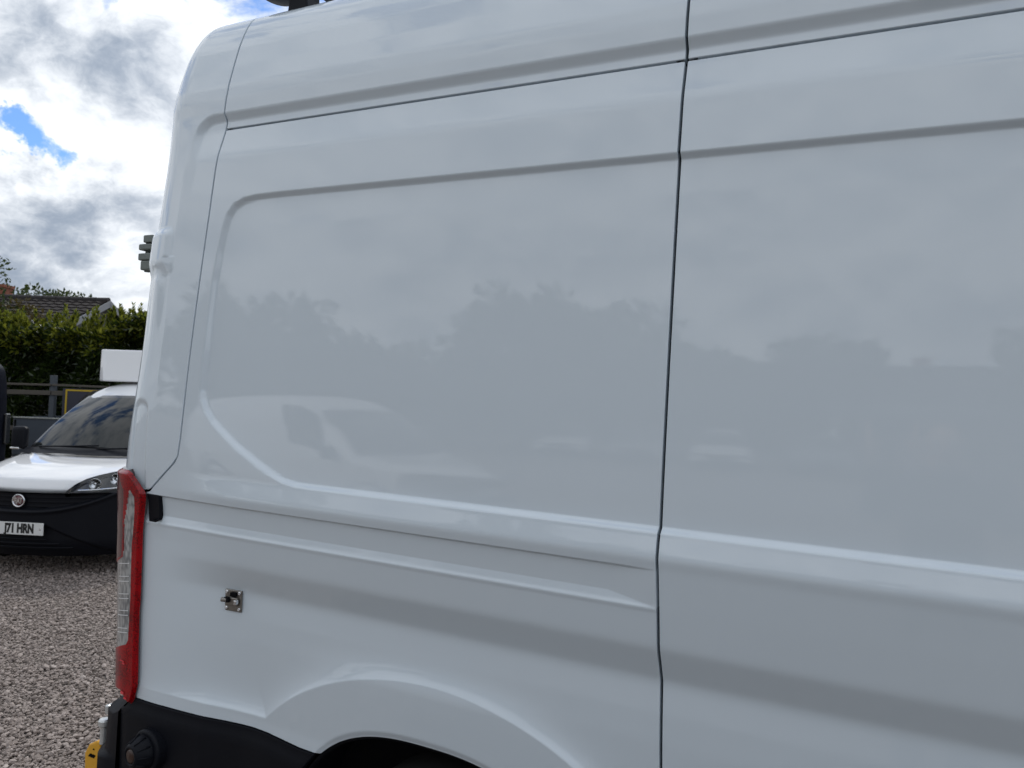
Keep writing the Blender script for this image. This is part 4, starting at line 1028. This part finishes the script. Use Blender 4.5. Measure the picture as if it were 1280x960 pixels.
# ------------------------------------------------------------------ houses behind the hedge
M_tile = mat('brown_roof_tile', (.022, .0175, .017), .8, spec=.2, var=.35, vscale=5, bump=.2, bscale=30)
M_ridge = mat('ridge_tile', (.024, .02, .02), .8, var=.3, vscale=6)
M_brick = mat('red_brick', (.24, .085, .05), .85, var=.35, vscale=22, bump=.4, bscale=60)
M_board = mat('grey_board', (.20, .21, .225), .6, var=.08, vscale=5)
M_render = mat('grey_render', (.08, .076, .07), .9, var=.1, vscale=3)
M_pot = mat('clay_pot', (.30, .11, .06), .8, var=.2, vscale=10)
def house(name, label, loc, rz, length, half, zr, ze, tile, chimney=None, overhang=.25):
    """gabled bungalow; local x along the ridge (right gable end at x=0), +y away from the camera"""
    t = thing(name, label, 'house', loc, rz)
    bm = bmesh.new()
    L = length; inn = .22
    zw = ze-.12
    vs = [(-L+inn, -half+inn, 0), (-inn, -half+inn, 0), (-inn, half-inn, 0), (-L+inn, half-inn, 0)]
    a = [bm.verts.new(v) for v in vs]; b = [bm.verts.new((v[0], v[1], zw)) for v in vs]
    g1 = bm.verts.new((-inn, 0, zr-.15)); g0 = bm.verts.new((-L+inn, 0, zr-.15))
    for i in range(4):
        bm.faces.new((a[i], a[(i+1) % 4], b[(i+1) % 4], b[i]))
    bm.faces.new((b[1], b[2], g1)); bm.faces.new((b[3], b[0], g0))
    bm_obj('wall', bm, M_render, t)
    slope = math.hypot(half, zr-ze); nc = max(5, int(slope/.30)); ca, sa = half/slope, (zr-ze)/slope
    roofs = []
    for sd in (-1, 1):
        V, Fq = [], []
        xs = np.arange(-L, .001, .15); m = len(xs)
        wav = .016*np.where(np.arange(m) % 2 == 0, 1, -1)
        for c in range(nc):
            for (s_, lift) in ((c*slope/nc, .035), ((c+1)*slope/nc+.03, .0), (c*slope/nc, -.01)):
                y = sd*(half-s_*ca); z = ze+s_*sa
                V.append(np.stack([xs, np.full(m, y)+sd*sa*(lift+wav), z+ca*(lift+wav)], 1))
            k = c*3
            for (p, q) in ((k, k+1), (k+2, k)):
                i = np.arange(m-1); Fq.append(np.stack([p*m+i, p*m+i+1, q*m+i+1, q*m+i], 1))
        rf = mesh_np('roof', np.concatenate(V), np.concatenate(Fq), tile, t, False); roofs.append(rf)
    bm = bmesh.new(); add_box(bm, (-L/2, 0, zr-.06), (L-.02, 2*half*.985, .01)); bm.free()
    for k in range(int(L/.45)):
        bm = bmesh.new(); add_cyl(bm, (-.44*k-.01, 0, zr+.0), (-.44*(k+1), 0, zr+.0), .115, .105, 10); bm_obj('ridge_tile', bm, M_ridge, roofs[0])
    for sd in (-1, 1):
        for x in (.035, -L-.035):
            bm = bmesh.new(); mid_ = Vector((x, sd*half/2, (zr+ze)/2-.10)); add_box(bm, mid_, (.035, slope+.05, .20), Euler((sd*-math.atan2(zr-ze, half), 0, 0)))
            bm_obj('barge_board', bm, M_board, t)
        bm = bmesh.new(); add_box(bm, (-L/2, sd*(half+.03), ze-.10), (L, .03, .18)); bm_obj('fascia', bm, M_board, t)
        bm = bmesh.new(); add_cyl(bm, (-L, sd*(half+.10), ze-.02), (0, sd*(half+.10), ze-.02), .055, seg=10); bm_obj('gutter', bm, M_board, t)
    if chimney:
        bm = bmesh.new(); add_box(bm, (chimney, .25, zr-.05), (.62, .5, .95)); ch = bm_obj('chimney', bm, M_brick, roofs[1])
        bm = bmesh.new(); add_box(bm, (chimney, .25, zr+.40), (.70, .58, .10)); bm_obj('chimney_cap', bm, M_brick, roofs[1])
    for x in (-L*.3, -L*.7):
        bm = bmesh.new(); add_box(bm, (x, -half+inn-.01, 1.5), (1.6, .08, 1.1)); wf = bm_obj('window', bm, M_board, t)
        bm = bmesh.new(); add_box(bm, (x, -half+inn-.045, 1.5), (1.44, .04, .95)); bm_obj('pane', bm, M_glass, wf)
    return t
hz = math.atan2(.4436, .8956)
house('bungalow', 'bungalow with a brown tiled roof and pale barge board showing over the hedge', (-23.81, 15.41, 0), hz, 9.0, 2.35, 4.80, 3.80, M_tile, -3.92)
house('far_house', 'farther dark-roofed house just showing over the hedge beside the big van', ground_point(-17.6, 36), hz-R(100), 8., 3.4, 5.5, 4.0, M_tile)

# ------------------------------------------------------------------ fence with a bordered sign
M_wood = mat('weathered_wood', (.085, .075, .062), .85, var=.3, vscale=14, bump=.4, bscale=50)
M_post = mat('grey_post', (.065, .076, .09), .7, var=.2, vscale=10)
fo = ground_point(-10.9, 13.)
fn = thing('rail_fence', 'post and rail fence in front of the laurel hedge', 'fence', fo, hz)
for k in range(6):
    x = .46+2.65*k; bm = bmesh.new(); add_box(bm, (x+.03 if k else x+.0, 0, .98), (.085, .085, 1.96)); bm_obj('post', bm, M_post, fn, bevel=.006)
    x1 = x+2.65
    for z, hh in ((1.79, .035), (1.655, .075), (1.05, .075), (.5, .075)):
        if k == 5: continue
        bm = bmesh.new(); add_box(bm, ((x+x1)/2+.03, -.055, z), (2.63, .03, hh), Euler((0, R(.4 if k % 2 else -.3), 0))); bm_obj('rail', bm, M_wood, fn, bevel=.005)
M_signy = mat('sign_yellow', (.50, .34, .02), .5); M_signd = mat('sign_dark', (.035, .035, .05), .5)
sg = thing('sign', 'dark sign with a yellow border on the fence, half hidden by the small van', 'sign', ground_point(-7.06, 12.86, 1.44), hz)
bm = bmesh.new(); add_box(bm, (0, 0, 0), (.90, .02, .62)); bm_obj('panel', bm, M_signd, sg)
for c, s_ in (((0, -.012, .28), (.80, .006, .028)), ((0, -.012, -.28), (.80, .006, .028)), ((-.386, -.012, 0), (.028, .006, .532)), ((.386, -.012, 0), (.028, .006, .532))):
    bm = bmesh.new(); add_box(bm, c, s_); bm_obj('border', bm, M_signy, sg)
for x in (-.3, .3):
    bm = bmesh.new(); add_box(bm, (x, .05, -.55), (.05, .06, 1.7)); bm_obj('sign_post', bm, M_wood, sg)
# ------------------------------------------------------------------ across the yard (mirrored in the paint)
yard_car('white_van', "white delivery van across the yard, mirrored in the big van's upper side panel", 'van', VAN_ST, (-4.0, -5.7, 0), R(9), M_carwhite)
cg = 'cars parked in a row across the yard'
M_redcar = mat('dark_red_paint', (.09, .008, .010), .4, coat=1.)
for nm, lb, x, y, p in (('pale_car', 'white off-roader nose-on in the middle of the row across the yard', -4.3, -20.2, M_carwhite), ('silver_car', 'silver off-roader nose-on, left of the white off-roader across the yard', -6.9, -20.6, M_silver),
                        ('pale_car', 'white off-roader at the left end of the row across the yard', -9.6, -21.0, M_carwhite), ('grey_car', 'dark grey off-roader right of the white off-roader across the yard', -1.6, -20.0, M_grey), ('red_car', 'dark red off-roader at the right end of the row across the yard', 1.2, -19.8, M_redcar)):
    yard_car(nm, lb, 'car', SUV_ST, (x, y, 0), R(80), p, cg)
for i, (az, de, h, r) in enumerate([(-48, 26, 5.9, 3.0), (-41, 32, 5.2, 2.8), (-34, 30, 5.2, 2.9), (-27.5, 27, 7.0, 3.0), (-21, 29, 7.4, 3.4), (-14, 30, 5.6, 2.8), (-8.5, 31, 5.4, 2.7), (-3, 30, 5.8, 2.7), (12, 30, 6.2, 3.1), (18.5, 33, 6.8, 3.3)]):
    tree(['leftmost tree behind the yard', 'low spreading tree second from the left behind the yard', 'low round tree behind the white delivery van', 'tall tree left of the fullest tree behind the yard', 'tallest and fullest tree behind the yard', 'modest tree right of the fullest one behind the yard', 'small tree behind the white off-roader', 'small tree left of the yard bungalow', 'tree right of the yard bungalow', 'last tree at the right end behind the yard'][i],
         (de*math.sin(R(az)), -de*math.cos(R(az)), 0), h, r, 40+i, M_tree, 5200, .42, .2, group='trees behind the yard', low=.06)
house('yard_house', 'bungalow with a brick chimney behind the row of parked cars', (-2.0, -31.0, 0), R(180), 9., 3.2, 4.9, 3.0, M_tile, -3.)

# ------------------------------------------------------------------ the photographer (mirrored in the paint)
M_skin = mat('skin', (.42, .27, .20), .55); M_jacket = mat('dark_jacket', (.020, .024, .03), .8, var=.15, vscale=14, bump=.3, bscale=60, bdist=.004)
M_jeans = mat('dark_jeans', (.025, .032, .055), .85, var=.2, vscale=30); M_hair = mat('brown_hair', (.035, .022, .014), .6); M_shoe = mat('black_shoe', (.015, .015, .016), .5)
def skin_mesh(name, nodes, edges, mt, parent, root=0, sub=2):
    """nodes: (x, y, z, rx[, ry]); grown with a Skin modifier"""
    me = bpy.data.meshes.new(name); me.from_pydata([n_[:3] for n_ in nodes], edges, []); me.materials.append(mt)
    o = link(bpy.data.objects.new(name, me), parent)
    sk = o.modifiers.new('skin', 'SKIN'); sk.use_smooth_shade = True
    for v, n_ in zip(me.skin_vertices[0].data, nodes): v.radius = (n_[3], n_[4] if len(n_) > 4 else n_[3])
    me.skin_vertices[0].data[root].use_root = True
    sb = o.modifiers.new('subdivision', 'SUBSURF'); sb.levels = sub; sb.render_levels = sub
    return o
def person():
    t = thing('person', 'person in a dark jacket and jeans standing and raising a phone in both hands', 'person', (.20, -2.16, 0))
    # body: pelvis, spine, neck, head, arms with hands, legs
    n_ = [(0, 0, .95, .09, .07), (0, 0, 1.12, .09, .07), (0, 0, 1.30, .09, .06), (0, -.01, 1.42, .06, .05), (0, .01, 1.51, .052), (0, .03, 1.58, .075, .085), (0, .035, 1.68, .078, .095), (0, .03, 1.74, .05, .06)]
    e_ = [(i, i+1) for i in range(7)]
    hands = []
    for sd in (-1, 1):
        b = len(n_)
        n_ += [(sd*.17, -.01, 1.40, .038), (sd*.27, .08, 1.20, .034), (sd*.17-.09, .30, 1.44, .031), (sd*.085-.19, .405, 1.585, .027, .022), (sd*.075-.20, .425, 1.635, .036, .018)]
        e_ += [(3, b), (b, b+1), (b+1, b+2), (b+2, b+3), (b+3, b+4)]
        p = b+4
        for k in range(4):
            c = len(n_); z = 1.645+.021*k
            n_ += [(sd*.088-.20, .432, z, .0095), (sd*.090-.20, .418-.004*k, z+.018, .0085), (sd*.072-.20, .412, z+.026, .0075)]
            e_ += [(p, c), (c, c+1), (c+1, c+2)]
        c = len(n_); n_ += [(sd*.060-.20, .412, 1.625, .011), (sd*.045-.20, .405, 1.655, .009)]; e_ += [(p, c), (c, c+1)]
        b = len(n_)
        n_ += [(sd*.095, 0, .86, .06), (sd*.105, .02, .50, .048), (sd*.11, -.02, .11, .038), (sd*.12, .10, .04, .04, .03)]
        e_ += [(0, b), (b, b+1), (b+1, b+2), (b+2, b+3)]
    skin_mesh('body', n_, e_, M_skin, t)
    j = [(0, 0, .84, .19, .14), (0, 0, .92, .185, .135), (0, 0, 1.12, .165, .12), (0, 0, 1.30, .19, .13), (0, -.01, 1.44, .15, .11), (0, .0, 1.50, .085, .08)]; je = [(i, i+1) for i in range(5)]
    for sd in (-1, 1):
        b = len(j); j += [(sd*.195, -.01, 1.41, .085), (sd*.275, .08, 1.20, .062), (sd*.17-.09, .30, 1.44, .05), (sd*.105-.17, .375, 1.55, .042)]; je += [(4, b), (b, b+1), (b+1, b+2), (b+2, b+3)]
    skin_mesh('jacket', j, je, M_jacket, t)
    q = [(0, 0, .95, .165, .12)]; qe = []
    for sd in (-1, 1):
        b = len(q); q += [(sd*.095, 0, .84, .105), (sd*.105, .02, .50, .078), (sd*.11, -.01, .12, .066), (sd*.11, -.005, .06, .066)]; qe += [(0, b), (b, b+1), (b+1, b+2), (b+2, b+3)]
    skin_mesh('trousers', q, qe, M_jeans, t)
    for sd in (-1, 1):
        skin_mesh('shoe', [(sd*.11, -.04, .05, .045, .048), (sd*.118, .08, .042, .046, .04), (sd*.125, .17, .03, .036, .028)], [(0, 1), (1, 2)], M_shoe, t)
    skin_mesh('hair', [(0, -.005, 1.66, .075, .085), (0, .005, 1.73, .086, .10), (0, .03, 1.775, .06, .075)], [(0, 1), (1, 2)], M_hair, t)
    for sd in (-1, 1):
        skin_mesh('ear', [(sd*.082, .025, 1.63, .012, .018), (sd*.084, .02, 1.66, .012, .018)], [(0, 1)], M_skin, t)
        bm = bmesh.new(); bmesh.ops.create_uvsphere(bm, u_segments=12, v_segments=8, radius=.013); bmesh.ops.translate(bm, vec=(sd*.033, .118, 1.655), verts=bm.verts); bm_obj('eye', bm, mat('eye', (.5, .5, .48), .2), t, smooth=True)
    skin_mesh('nose', [(0, .125, 1.655, .009), (0, .142, 1.615, .014)], [(0, 1)], M_skin, t)
    skin_mesh('mouth', [(-.024, .118, 1.578, .006), (.024, .118, 1.578, .006)], [(0, 1)], mat('lips', (.32, .12, .10), .5), t)
    ph = thing('phone', 'dark phone held up in both hands of the person', 'phone', (0, -1.735, 1.70))
    bm = bmesh.new(); add_box(bm, (0, 0, -.0), (.150, .008, .072)); bm_obj('case', bm, M_gloss, ph, bevel=.006, seg=3)
person()
